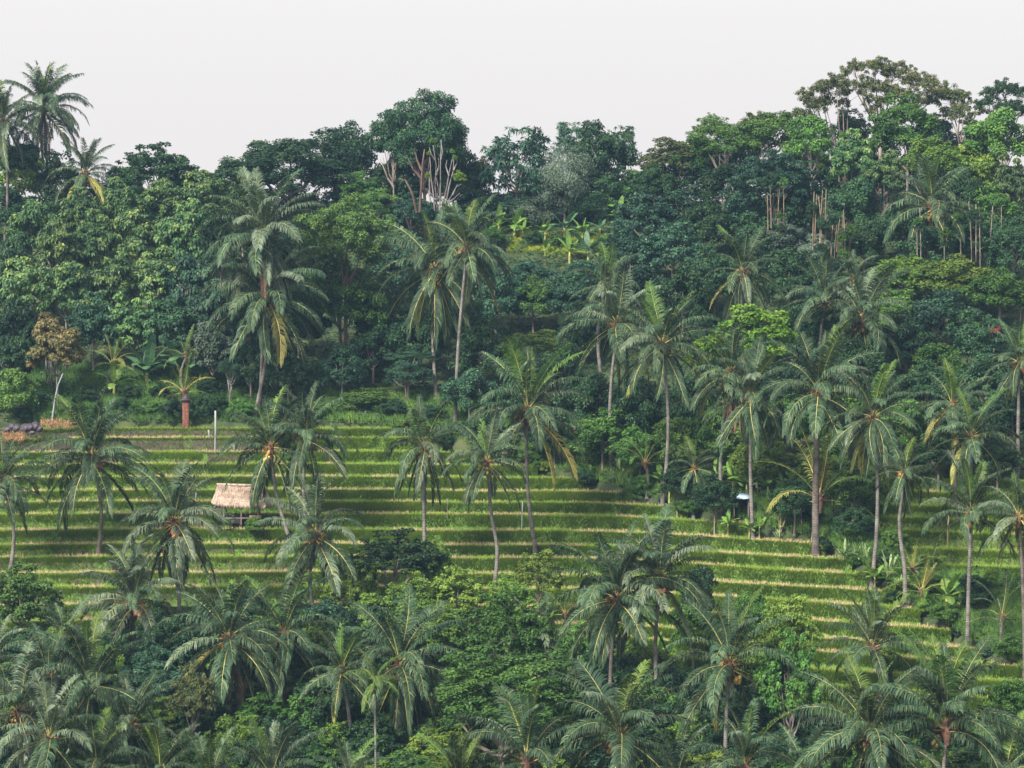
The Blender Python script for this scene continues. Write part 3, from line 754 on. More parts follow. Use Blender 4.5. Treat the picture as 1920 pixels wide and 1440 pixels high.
# column: dark wall of forest above the terraces
for (k, p, u, v, rx, ry) in [('D', 'dk', 540, 470, 50, 50), ('D', 'bg', 740, 520, 56, 50), ('D', 'dk', 720, 600, 60, 56), ('D', 'dk', 790, 640, 56, 60), ('D', 'dk', 560, 610, 50, 50), ('D', 'dk', 700, 660, 50, 46), ('D', 'bg', 640, 695, 46, 44),
                             ('F', 'bg', 762, 700, 48, 34), ('D', 'dk', 860, 600, 46, 70), ('D', 'bg', 930, 560, 56, 56), ('D', 'bg', 990, 520, 54, 32), ('D', 'dk', 915, 490, 36, 36), ('D', 'dk', 900, 660, 50, 60), ('D', 'bg', 880, 735, 50, 44),
                             ('D', 'mg', 1000, 565, 50, 44), ('D', 'bg', 1060, 560, 50, 50), ('M', 'yg', 1008, 655, 54, 34), ('D', 'mg', 960, 680, 40, 40), ('D', 'dk', 1050, 700, 50, 50), ('D', 'dk', 1090, 620, 50, 50), ('D', 'dk', 1110, 760, 66, 60),
                             ('D', 'mg', 1130, 820, 66, 46), ('D', 'dk', 1190, 770, 60, 66), ('D', 'mg', 1200, 845, 50, 40), ('M', 'bg', 1210, 420, 66, 52), ('M', 'bg', 1280, 395, 56, 44), ('D', 'mg', 1190, 355, 46, 32), ('M', 'bg', 1180, 480, 56, 52),
                             ('M', 'bg', 1260, 475, 60, 54), ('D', 'dk', 1330, 430, 50, 50), ('D', 'bg', 1200, 550, 56, 52), ('D', 'dk', 1280, 560, 56, 56), ('D', 'bg', 1105, 522, 46, 34), ('D', 'dk', 1340, 520, 50, 54), ('D', 'dk', 1320, 620, 40, 40),
                             ('D', 'bg', 1400, 400, 50, 46), ('D', 'gy', 1470, 450, 50, 36), ('D', 'dk', 1420, 450, 50, 46), ('D', 'dk', 1500, 400, 46, 52), ('D', 'dk', 1480, 520, 56, 52), ('D', 'gy', 1540, 480, 44, 36), ('D', 'dk', 1600, 390, 52, 56), ('G', 'gy', 1640, 380, 50, 46),
                             ('D', 'dk', 1620, 460, 46, 46), ('D', 'dk', 1690, 430, 52, 46), ('D', 'mg', 1860, 400, 54, 46), ('D', 'dk', 1820, 450, 56, 50), ('D', 'dk', 1900, 470, 50, 56), ('D', 'dk', 1740, 470, 50, 44), ('D', 'bg', 1560, 560, 56, 46),
                             ('D', 'yg', 1690, 520, 62, 38), ('D', 'yg', 1790, 525, 74, 44), ('D', 'mg', 1875, 550, 62, 44), ('D', 'mg', 1680, 590, 56, 42), ('D', 'bg', 1760, 600, 62, 50), ('D', 'dk', 1700, 650, 60, 50), ('D', 'dk', 1840, 640, 62, 54), ('D', 'mg', 1760, 680, 50, 36),
                             ('D', 'dk', 1740, 730, 62, 50), ('D', 'dk', 1850, 720, 60, 56), ('D', 'dk', 1900, 790, 60, 56), ('D', 'dk', 1560, 640, 56, 56), ('D', 'dk', 1480, 640, 46, 60), ('D', 'dk', 1470, 720, 52, 50), ('D', 'dk', 1600, 700, 60, 60),
                             ('D', 'mg', 1690, 800, 60, 50), ('D', 'dk', 1800, 800, 60, 46), ('D', 'dk', 1760, 850, 60, 34), ('D', 'dk', 1870, 860, 50, 30), ('D', 'mg', 1590, 800, 60, 60), ('D', 'mg', 1480, 800, 60, 56), ('D', 'yg', 1420, 860, 60, 46), ('D', 'mg', 1350, 810, 56, 60),
                             ('D', 'dk', 1290, 760, 50, 60), ('D', 'mg', 1270, 830, 46, 46), ('D', 'mg', 1540, 880, 60, 46), ('D', 'mg', 1600, 920, 46, 50), ('D', 'dk', 1490, 940, 50, 36), ('D', 'dk', 1340, 930, 40, 36), ('D', 'dk', 1270, 905, 34, 30), ('D', 'dk', 1600, 980, 40, 26),
                             ('D', 'dk', 460, 610, 44, 50), ('D', 'dk', 470, 690, 40, 44), ('D', 'dk', 540, 700, 44, 40), ('D', 'dk', 980, 760, 50, 50), ('D', 'dk', 1040, 820, 46, 34)]:
    T(k, p, u, v, rx, ry, 1.0)
er = random.Random(4)
for (i, x, y, z) in ENDS:                                     # scrub where the terraces run out
    u, v = project(x, y, z)
    if not (-10 < u < 1930) or v > 1180 and u < 1500: continue
    for q in range(2):
        R = er.uniform(.45, .95); lab, _ = auto_label('mg', 'bush', u, v, 20, 'low scrubby')
        bx = x + er.uniform(-.6, 1.0); root = thing('bush', lab, 'bush', (bx, y + er.uniform(-.5, .6), z - .4), 'scrub at the terrace ends')
        c = obj('crown', CR['D', 0, q], root, loc=(0, 0, R * .6), sc=(R / 3 * 1.4, R / 3, R / 3), rot=(0, 0, er.uniform(0, 6))); set_mat(c, M[er.choice(['mg', 'yg', 'dk', 'mg'])])
T('M', 'by', 1415, 640, 82, 64, 4.0, 'bright yellow-green dome-shaped tree among the right-hand palms')
T('M', 'by', 1325, 668, 38, 40, 3.5, 'small bright yellow-green tree left of the bright dome-shaped one')
T('F', 'bg', 765, 668, 46, 12, 4, 'flat umbrella-topped small tree right of the two lanky palm trunks')
T('D', 'red', 1866, 620, 11, 9, 5, 'small cluster of red leaves on a thin pale stem', 'bark_pale')
T('D', 'mg', 690, 752, 60, 22, .1, name='bush')
T('D', 'dk', 160, 738, 24, 16, .1, name='bush')
T('D', 'mg', 255, 768, 22, 10, .1, name='bush')
T('D', 'mg', 1000, 850, 40, 16, .1, name='bush'); T('D', 'dk', 905, 800, 40, 22, .1, name='bush')
T('D', 'mg', 1208, 905, 22, 14, .1, name='bush'); T('D', 'mg', 475, 985, 18, 16, .1, 'rounded green shrub growing below the thatched hut', name='bush')
T('D', 'mg', 1680, 1010, 26, 22, .1, name='bush'); T('D', 'dk', 1655, 1050, 20, 16, .1, name='bush')
T('D', 'mg', 1740, 1090, 34, 26, .1, name='bush'); T('D', 'yg', 1858, 1085, 16, 16, .8, 'tiny yellow-topped bush left of the young palm at right', name='bush')
T('D', 'dk', 1830, 1110, 36, 32, .1, name='bush'); T('D', 'mg', 1770, 1150, 34, 20, .1, name='bush')
T('D', 'mg', 1895, 1215, 34, 26, .1, name='bush'); T('D', 'mg', 1905, 1310, 52, 36, .2, 'bright leafy bush at the lower right edge', name='bush')
# foreground
T('M', 'mg', 38, 1130, 72, 66, 1.0, 'dark glossy round tree at the left edge below the terraces')
T('M', 'dk', 742, 1048, 86, 50, 2.0, 'near-black bush-like tree at the foot of the terraces')
T('M', 'yg', 668, 1085, 40, 52, 1.0, 'yellow-tipped tree left of the near-black one')
T('M', 'yg', 822, 1062, 26, 50, 1.0, 'slim yellow-tipped tree right of the near-black one')
T('M', 'yg', 1010, 1080, 48, 46, 2.0, 'rounded golden-topped tree in front of the middle terraces')
T('M', 'yg', 955, 1130, 42, 50, 1.0, 'yellow-green tree directly left of the golden-topped one')
T('M', 'yg', 855, 1118, 72, 50, .8)
T('M', 'yg', 770, 1140, 56, 52, .8)
T('M', 'yg', 700, 1160, 50, 46, .8); T('M', 'mg', 830, 1180, 60, 44, .8)
T('M', 'mg', 945, 1195, 84, 76, 6.0, 'pointed upper dome of the mounded glossy tree in the lower middle')
T('M', 'mg', 945, 1300, 150, 92, 5.0, 'big mounded glossy tree filling the lower middle of the slope')
T('M', 'yg', 1478, 1185, 56, 62, 6.5, 'top of the tall column-shaped tree right of the foreground palms')
T('M', 'mg', 1482, 1280, 60, 88, 5.0, 'tall dark column-shaped tree right of the foreground palms')
T('D', 'mg', 1405, 1160, 34, 50, 1.0); T('D', 'mg', 1300, 1180, 44, 46, 1.0); T('D', 'dk', 1310, 1110, 34, 50, 1.0)
T('D', 'mag', 528, 1318, 26, 20, 1.0, 'magenta bougainvillea bush behind the palm trunks at lower left', name='bush')
T('D', 'dk', 620, 1330, 76, 60, 1.0, 'dark glossy tree left of the slim areca palm')
T('M', 'br', 362, 1310, 44, 60, 3.0, 'brownish small-leaved tree with a straight grey trunk')
for (k, p, u, v, rx, ry) in [('D', 'bg', 310, 1300, 34, 44), ('D', 'yg', 260, 1375, 66, 44), ('D', 'dk', 50, 1300, 70, 60), ('D', 'dk', 170, 1390, 80, 50), ('D', 'yg', 440, 1400, 52, 50), ('D', 'dk', 380, 1210, 50, 56), ('D', 'dk', 310, 1200, 46, 50),
                             ('D', 'yg', 130, 1190, 40, 36), ('D', 'dk', 640, 1210, 40, 60), ('M', 'dk', 560, 1270, 50, 46), ('D', 'yg', 640, 1120, 40, 40), ('D', 'dk', 690, 1400, 60, 50), ('M', 'yg', 860, 1360, 80, 56), ('M', 'yg', 820, 1410, 60, 40),
                             ('D', 'mg', 770, 1300, 40, 60), ('M', 'mg', 1080, 1220, 40, 50), ('D', 'dk', 1110, 1320, 50, 52), ('D', 'yg', 1210, 1250, 56, 50), ('D', 'mg', 1230, 1330, 60, 50), ('M', 'yg', 1300, 1390, 50, 50), ('D', 'dk', 1250, 1410, 60, 40),
                             ('M', 'yg', 1340, 1420, 50, 30), ('D', 'dk', 1500, 1370, 52, 52), ('D', 'dk', 1400, 1350, 56, 50), ('D', 'dk', 1560, 1400, 50, 50), ('M', 'yg', 1860, 1375, 50, 34), ('D', 'dk', 1880, 1430, 60, 40), ('D', 'dk', 1700, 1410, 70, 50),
                             ('D', 'dk', 60, 1400, 70, 50), ('D', 'dk', 500, 1430, 70, 40), ('D', 'mg', 950, 1390, 80, 46), ('D', 'dk', 1080, 1420, 70, 46), ('D', 'dk', 580, 1420, 60, 46), ('D', 'dk', 460, 1160, 40, 46), ('D', 'dk', 560, 1180, 40, 46), ('D', 'dk', 1700, 1340, 50, 30),
                             ('D', 'mg', 1130, 1400, 60, 46), ('D', 'mg', 340, 1420, 60, 40), ('D', 'mg', 10, 1220, 40, 40), ('D', 'yg', 100, 1230, 40, 40), ('D', 'yg', 200, 1260, 40, 50), ('D', 'bg', 1440, 1440, 80, 46), ('D', 'mg', 1620, 1450, 80, 40), ('D', 'mg', 760, 1450, 80, 40), ('D', 'dk', 1820, 1450, 80, 40)]:
    T(k, p, u, v, rx, ry, .8)
fr = random.Random(77)
for row, vv in enumerate((1185, 1235, 1290, 1345, 1400, 1455)):
    for col in range(22):
        u = col * 92 + (row % 2) * 46 + fr.uniform(-22, 22) - 20; v = vv + fr.uniform(-14, 14)
        if (1050 < u < 1420 and v < 1235) or (u > 1500 and v < 1370) or (u < 260 and v < 1215) or (800 < u < 1110 and v < 1345) or (1415 < u < 1545 and v < 1350): continue
        T(fr.choice('DMM'), fr.choice(['dk', 'mg', 'yg', 'mg', 'dk', 'bg', 'yg']), u, v, fr.uniform(46, 74), fr.uniform(38, 56), .6)

# ---------------------------------------------------------------- umbrella-crowned ridge trees (flat pads on bare limbs)
def umbrella(u, v0, depth, pads, label, pal='br', seed=1):
    """pads: (u, v, rx, ry) of each foliage pad; every pad is part of the crown"""
    def P(uu, vv, dy=0.0):
        t = (depth + dy) / ray(uu, vv)[1]; a = ray(uu, vv)
        return np.array([a[0] * t, a[1] * t, a[2] * t])
    r = np.random.default_rng(seed)
    b = P(u, v0); g = float(H(b[0], b[1])); base = np.array([b[0], b[1], g])
    root = thing('umbrella_tree', label, 'tree', tuple(base), 'umbrella-crowned trees on the ridge')
    mb = MB(); fork = b - base
    mb.tube([(0, 0, -.5), tuple(fork * .5 + np.array([.3, 0, 0])), tuple(fork)], [.32, .25, .2], 7)
    Vs, Ts, n0 = [], [], 0
    for (pu, pv, rx, ry) in pads:
        dy = r.uniform(-3, 3)
        c = P(pu, pv, dy) - base
        R = np.array([rx / px(depth), rx / px(depth), ry / px(depth)])
        mid = fork * .45 + c * .55 + np.array([r.uniform(-.4, .4), 0, -.8])
        mb.tube([tuple(fork), tuple(mid), tuple(c)], [.13, .08, .03], 5)
        ncl = max(8, int(R[0] * R[0] * 12))
        d = nrm(r.normal(0, 1, (ncl, 3))); d[:, 2] = np.abs(d[:, 2]) * 1.3 - .45
        C = c + d * R * r.uniform(.2, 1.25, (ncl, 1)) + r.normal(0, .25, (ncl, 3))
        for q in C[:: 4]:
            mb.tube([tuple(mid * .3 + c * .7), tuple(q)], [.03, .012], 3)
        nl = 80
        ci = np.repeat(np.arange(ncl), nl); n = len(ci)
        dd = nrm(r.normal(0, 1, (n, 3)) + np.array([0, 0, .4]))
        Q = C[ci] + dd * (r.uniform(.1, .42, (n, 1))) * (r.uniform(.6, 1.4, ncl)[ci])[:, None] * np.array([1, 1, .7])
        nn = nrm(dd + r.normal(0, .5, (n, 3)) + np.array([0, 0, .5])); t = nrm(np.cross(nn, r.normal(0, 1, (n, 3)))); s = nrm(np.cross(nn, t))
        L_ = r.uniform(.14, .28, (n, 1))
        Vs.append(np.stack([Q, Q + t * L_ * .5 + s * L_ * .28, Q + t * L_, Q + t * L_ * .5 - s * L_ * .28], 1).reshape(-1, 3))
        Ts.append(np.clip(.15 + .4 * r.uniform(0, 1, ncl)[ci] + .3 * r.uniform(0, 1, n), 0, 1))
    V = np.concatenate(Vs); T_ = np.concatenate(Ts)
    obj('trunk', mb.mesh('trunk', M['bark'], True), root)
    obj('crown', mesh_np('crown', V, np.arange(len(V)).reshape(-1, 4), [M[pal]], tint=T_), root)

umbrella(1580, 300, 336, [(1515, 180, 20, 14), (1538, 165, 24, 14), (1568, 158, 26, 14), (1590, 172, 20, 14), (1510, 190, 14, 8), (1545, 190, 26, 8), (1580, 192, 18, 12), (1530, 202, 18, 6)],
         'brownish flat-topped tree with sky gaps left of the tallest umbrella tree', 'br', 3)
umbrella(1648, 245, 338, [(1600, 128, 24, 14), (1640, 122, 30, 16), (1585, 135, 14, 8), (1675, 135, 34, 20), (1715, 152, 34, 20), (1620, 158, 30, 12), (1660, 165, 30, 14), (1745, 165, 26, 18), (1690, 180, 30, 14),
                          (1765, 172, 24, 18), (1622, 178, 12, 14), (1650, 190, 24, 10), (1730, 190, 26, 16), (1640, 205, 14, 10)],
         'tallest wide umbrella-crowned tree on the right ridge', 'br', 4)
umbrella(1800, 270, 337, [(1780, 180, 26, 18), (1805, 185, 22, 20), (1800, 210, 24, 18), (1820, 230, 18, 16), (1780, 215, 22, 14), (1835, 205, 14, 12)],
         'umbrella-crowned tree joining the right side of the tallest one', 'br', 5)
umbrella(1880, 275, 336, [(1858, 175, 22, 16), (1885, 168, 26, 14), (1912, 175, 22, 18), (1850, 195, 20, 12), (1890, 200, 28, 12), (1915, 205, 24, 16), (1875, 220, 26, 10)],
         'umbrella-crowned tree at the right edge of the skyline', 'dk', 6)
umbrella(1420, 290, 337, [(1440, 225, 20, 10), (1475, 222, 22, 8), (1500, 215, 22, 9), (1520, 222, 16, 10), (1400, 232, 18, 7), (1410, 218, 8, 4)],
         'low sparse brownish tree on the ridge left of the flat-topped tree', 'br', 7)

# ---------------------------------------------------------------- bare pollarded tree, bamboo, saplings
def at_depth(u, v, depth):
    a = ray(u, v); t = depth / a[1]
    return Vector((a[0] * t, a[1] * t, a[2] * t))

def stems(name, label, cat, part, base, lines, mat, depth, rad=(.11, .05), group=None, tufts=None):
    b = at_depth(*base, depth)
    root = thing(name, label, cat, tuple(b), group)
    for ln in lines:
        r = random.Random(len(ln) + int(ln[0][0]))
        pts = [at_depth(p[0], p[1], depth + r.uniform(-.8, .8)) - b for p in ln]
        mb = MB(); k = len(pts)
        mb.tube(pts, [rad[0] + (rad[1] - rad[0]) * i / (k - 1) for i in range(k)], 6)
        obj(part, mb.mesh(part, mat, True), root)
    for (u, v, s) in tufts or ():
        c = obj('leaf_tuft', CR['D', 0, 0], root, loc=at_depth(u, v, depth) - b, sc=(s / 3.,) * 3); set_mat(c, M['by'])
    return root
stems('pollarded_tree', 'bare pollarded tree with pale upright limbs on the ridge', 'tree', 'limb', (822, 400),
      [[(815, 395), (812, 360), (808, 330), (806, 295)], [(820, 395), (816, 350), (818, 310), (812, 272)], [(824, 395), (826, 340), (826, 300), (828, 262)], [(826, 300), (830, 285), (826, 262)],
       [(828, 395), (838, 350), (842, 325), (850, 290)], [(834, 395), (842, 350), (850, 320), (851, 290)], [(808, 380), (803, 355), (802, 352)], [(832, 392), (848, 365), (858, 345)], [(834, 385), (852, 372), (862, 362)],
       [(806, 365), (805, 335), (806, 320)], [(818, 380), (822, 355), (818, 330)], [(812, 350), (806, 335), (800, 322)], [(817, 330), (823, 312), (822, 296)], [(842, 330), (836, 312), (838, 300)], [(850, 320), (857, 305), (856, 292)], [(816, 300), (808, 288), (805, 276)], [(848, 366), (856, 350), (866, 345)]],
      M['bark_pale'], 322, (.10, .035), tufts=[(811, 264, .35), (848, 284, .3), (805, 288, .3), (853, 296, .3), (862, 332, .7), (803, 330, .4)])
stems('leaning_tree', 'red-barked leaning stems of the tallest ridge tree', 'tree', 'stem', (788, 400),
      [[(787, 398), (790, 350), (792, 310), (796, 280)], [(790, 335), (775, 318), (764, 295)], [(782, 398), (772, 360), (760, 338), (748, 335)], [(791, 320), (782, 300), (778, 285)]], M['bark_red'], 324, (.16, .06))
bl = random.Random(5)
def culms(base, us, v0, v1, label, depth, part='culm', mat='culm', name='bamboo_clump', cat='bamboo', rad=(.07, .03)):
    lines = []
    for u in us:
        a = v1 + bl.uniform(-14, 14); b = v0 + bl.uniform(-20, 20)
        k = bl.uniform(-6, 6)
        lines.append([(u, a), (u + k * .3, (a + b) / 2), (u + k, b)])
    for ln in list(lines):
        (u0, v0_), (u1, v1_), (u2, v2_) = ln
        for q in range(2):
            f = bl.uniform(.35, .95); uu, vv = u0 + (u2 - u0) * f, v0_ + (v2_ - v0_) * f; sd = bl.choice((-1, 1))
            lines.append([(uu, vv), (uu + sd * bl.uniform(2, 5), vv - bl.uniform(3, 8)), (uu + sd * bl.uniform(4, 10), vv - bl.uniform(4, 14))])
    r_ = stems(name, label, cat, part, base, lines[:len(us)], M[mat], depth, rad)
    for ln in lines[len(us):]:
        b = at_depth(*base, depth); mb = MB(); mb.tube([at_depth(p[0], p[1], depth) - b for p in ln], [rad[0] * .45, rad[0] * .3, rad[1] * .3], 4); obj('twig', mb.mesh('twig', M[mat], True), r_)
    for k in range(len(us) * 2 // 3 + 1):
        u = bl.choice(us) + bl.uniform(-7, 7); v = bl.uniform(v0 - 14, v1 + 12)
        c = obj('leaf_tuft', CR['D', 0, k % 3], r_, loc=at_depth(u, v, depth - bl.uniform(.2, 1)) - at_depth(*base, depth), sc=(bl.uniform(.12, .26),) * 3, rot=(0, 0, k)); set_mat(c, M[bl.choice(['mg', 'dk', 'yg'])])
culms((1575, 500), [1558, 1564, 1569, 1574, 1580, 1585, 1591, 1595], 412, 486, 'dense clump of tan leafless bamboo culms', 303, rad=(.055, .025))
culms((1532, 470), [1524, 1528, 1537, 1541, 1547], 365, 460, 'row of thin pale culms left of the dense tan clump', 303)
culms((1450, 440), [1440, 1446, 1457, 1461, 1470], 350, 430, 'few thin dark bamboo culms under the domed blue-green tree', 306, rad=(.05, .03))
culms((1578, 330), [1573, 1577, 1583, 1589], 262, 335, 'tan leafless bamboo tops against the right ridge', 322, rad=(.05, .02))
culms((1800, 500), [1720, 1727, 1771, 1802, 1822, 1830, 1838, 1856, 1878], 395, 500, 'row of thin pale stems at the forest edge below the brown-tipped palm', 300, 'stem', 'bark', 'slender_trees', 'saplings', rad=(.06, .035))
culms((1830, 660), [1800, 1812, 1826, 1835, 1843], 590, 660, 'thin pale stems standing in the shade left of the red-leaved sapling', 292, 'stem', 'bark', 'slender_trees', 'saplings', rad=(.05, .03))
culms((1910, 620), [1911, 1917], 560, 650, 'two slender bare stems at the right edge above the palm', 290, 'stem', 'culm', 'slender_trees', 'saplings', rad=(.05, .03))

# ---------------------------------------------------------------- coconut palms
def frond_mesh(elev, bend, seed, L=5.0, n=72, lmax=1.08, hang=.75):
    r = np.random.default_rng(seed)
    S = 26; t = np.linspace(0, 1, S)
    ang = np.radians(elev - bend * t ** 1.35)
    ds = L / (S - 1)
    X = np.concatenate([[0], np.cumsum(np.cos(ang[:-1]) * ds)]); Z = np.concatenate([[0], np.cumsum(np.sin(ang[:-1]) * ds)])
    Yc = r.uniform(-.35, .35) * t ** 2
    C = np.stack([X, Yc, Z], 1)
    Tn = nrm(np.gradient(C, axis=0))
    rad = np.interp(t, [0, .08, .3, 1], [.085, .05, .035, .008])
    # rachis: three-sided tube
    V = []; F4 = []
    for i in range(0, S, 2):
        sd = nrm(np.cross(Tn[i], [0, 0, 1.0001])); up = np.cross(sd, Tn[i])
        V += [C[i] + sd * rad[i], C[i] - sd * rad[i], C[i] + up * rad[i] * 1.2]
    k = len(V) // 3
    for i in range(k - 1):
        for a in range(3):
            F4.append((3 * i + a, 3 * i + (a + 1) % 3, 3 * i + 3 + (a + 1) % 3, 3 * i + 3 + a))
    nv = len(V); V = [np.array(V)]; T4 = [.5] * len(F4); mi = [1] * len(F4)
    tl = np.repeat(np.linspace(.13, .995, n), 2) + r.normal(0, .004, 2 * n)
    side = np.tile([1., -1.], n)
    l = lmax * np.interp(tl, [.13, .22, .45, .75, 1.0], [.55, .85, 1.0, .85, .45]) * r.uniform(.85, 1.1, 2 * n)
    keep = r.uniform(0, 1, 2 * n) > r.choice([.02, .06, .14])
    for _ in range(r.integers(0, 3)):
        c0 = r.uniform(.3, .95); keep &= ~((np.abs(tl - c0) < r.uniform(.01, .03)) & (side == r.choice([-1., 1.])))
    tl, side, l = tl[keep], side[keep], l[keep]; m = len(tl)
    P = np.stack([np.interp(tl, t, C[:, q]) for q in range(3)], 1)
    TT = nrm(np.stack([np.interp(tl, t, Tn[:, q]) for q in range(3)], 1))
    SD = nrm(np.cross(TT, np.array([0, 0, 1.0001]))) ; UP = np.cross(SD, TT)
    fw = np.interp(tl, [.1, .6, 1], [.35, .7, 1.3])[:, None]
    lat = np.interp(elev, [-60, 10], [.5, 1.0])
    d1 = nrm(SD * side[:, None] * lat + TT * fw + UP * .35 + r.normal(0, .09, (m, 3)))
    g = np.array([0, 0, -1.])
    d2 = nrm(d1 + g * hang * r.uniform(.5, 1.4, (m, 1)))
    d3 = nrm(d2 + g * hang * 1.8 * r.uniform(.5, 1.4, (m, 1)))
    w = (.034 * r.uniform(.8, 1.2, m))[:, None]
    A = P; B = A + d1 * l[:, None] * .33; Cc = B + d2 * l[:, None] * .34; D = Cc + d3 * l[:, None] * .33
    W = nrm(TT - (TT * d1).sum(1, keepdims=True) * d1) * w
    VV = np.stack([A - W * .5, A + W * .5, B + W, B - W, Cc + W * .9, Cc - W * .9, D], 1).reshape(-1, 3)
    V.append(VV)
    b = nv + 7 * np.arange(m)
    q1 = np.stack([b, b + 1, b + 2, b + 3], 1); q2 = np.stack([b + 3, b + 2, b + 4, b + 5], 1); t1 = np.stack([b + 5, b + 4, b + 6], 1)
    tt = np.clip(.5 + r.normal(0, .2, m), 0, 1)
    quads = np.concatenate([np.array(F4), q1, q2])
    midx = np.concatenate([np.ones(len(F4)), np.zeros(3 * m)])
    tint = np.concatenate([np.full(len(F4), .5), tt, tt, tt])
    me = mesh_np('frond', np.concatenate(V), [quads, t1], [M['frond'], M['rachis']], midx=midx, tint=tint)
    return me

EL = [86, 76, 64, 50, 36, 22, 6, -12, -32, -52, -70]
BE = [22, 40, 62, 80, 92, 96, 84, 66, 46, 28, 14]
FR = {}
for i, (e_, b_) in enumerate(zip(EL, BE)):
    for s_ in range(3):
        FR[i, s_] = frond_mesh(e_ + NR.uniform(-4, 4), b_ * NR.uniform(.75, 1.15), 300 + i * 7 + s_, hang=.4 if i < 2 else .85)
SMALL_FR = [frond_mesh(e, b, 700 + k, n=34, lmax=.8, hang=.45) for k, (e, b) in enumerate([(84, 20), (70, 45), (52, 70), (34, 90), (12, 80)])]

def coconut_bunch(seed, many):
    r = random.Random(seed); mb = MB(); tint = []
    for b in range(3 + many):
        an = r.uniform(0, 6.28); rr = r.uniform(.38, .66); z = r.uniform(-.8, -.15); tone = r.uniform(0, 1)
        for k in range(r.randint(4, 7)):
            before = len(mb.q), len(mb.t)
            mb.blob((math.cos(an) * rr + r.uniform(-.2, .2), math.sin(an) * rr + r.uniform(-.2, .2), z + r.uniform(-.22, .22)), r.uniform(.11, .15), k, 6, 4, sc=(1, 1, 1.15))
            tint.append((len(mb.q) - before[0], len(mb.t) - before[1], min(1, max(0, tone + r.uniform(-.15, .15)))))
    tq = sum([[t] * q for q, _, t in tint], []); tt = sum([[t] * q for _, q, t in tint], [])
    return mb.mesh('coconut_bunch', M['coconut'], True, tint=np.array(tq + tt))
NUTS = [coconut_bunch(k, 1 + k % 3) for k in range(6)]

def heart_mesh(seed):
    r = random.Random(seed); mb = MB()
    mb.tube([(0, 0, -.9), (0, 0, -.45), (0, 0, -.05), (0, 0, .45), (0, 0, .8)], [.15, .25, .33, .22, .05], 8)
    for k in range(12):
        an = k * 2.4; el = r.uniform(-.2, .9)
        d = Vector((math.cos(an) * math.cos(el), math.sin(an) * math.cos(el), math.sin(el)))
        mb.tube([d * .1 + Vector((0, 0, -.1)), d * .75], [.09, .04], 4)
    return mb.mesh('crown_heart', M['heart'], True)
HEARTS = [heart_mesh(k) for k in range(3)]
def stalk_mesh(seed):
    r = random.Random(seed); mb = MB()
    for k in range(6):
        an = r.uniform(0, 6.28); c, s = math.cos(an), math.sin(an)
        tip = Vector((c * .75, s * .75, .15))
        mb.tube([(0, 0, 0), (c * .4, s * .4, .3), tip], [.035, .03, .015], 4)
        for q in range(6):
            a2 = an + r.uniform(-.6, .6)
            mb.tube([Vector((c * .45, s * .45, .28)), Vector((math.cos(a2) * r.uniform(.6, .95), math.sin(a2) * r.uniform(.6, .95), r.uniform(-.35, .25)))], [.018, .01], 3)
    n = len(mb.q) + len(mb.t)
    return mb.mesh('flower_stalk', M['stalk'], tint=np.full(n, .6))
STALKS = [stalk_mesh(k) for k in range(3)]

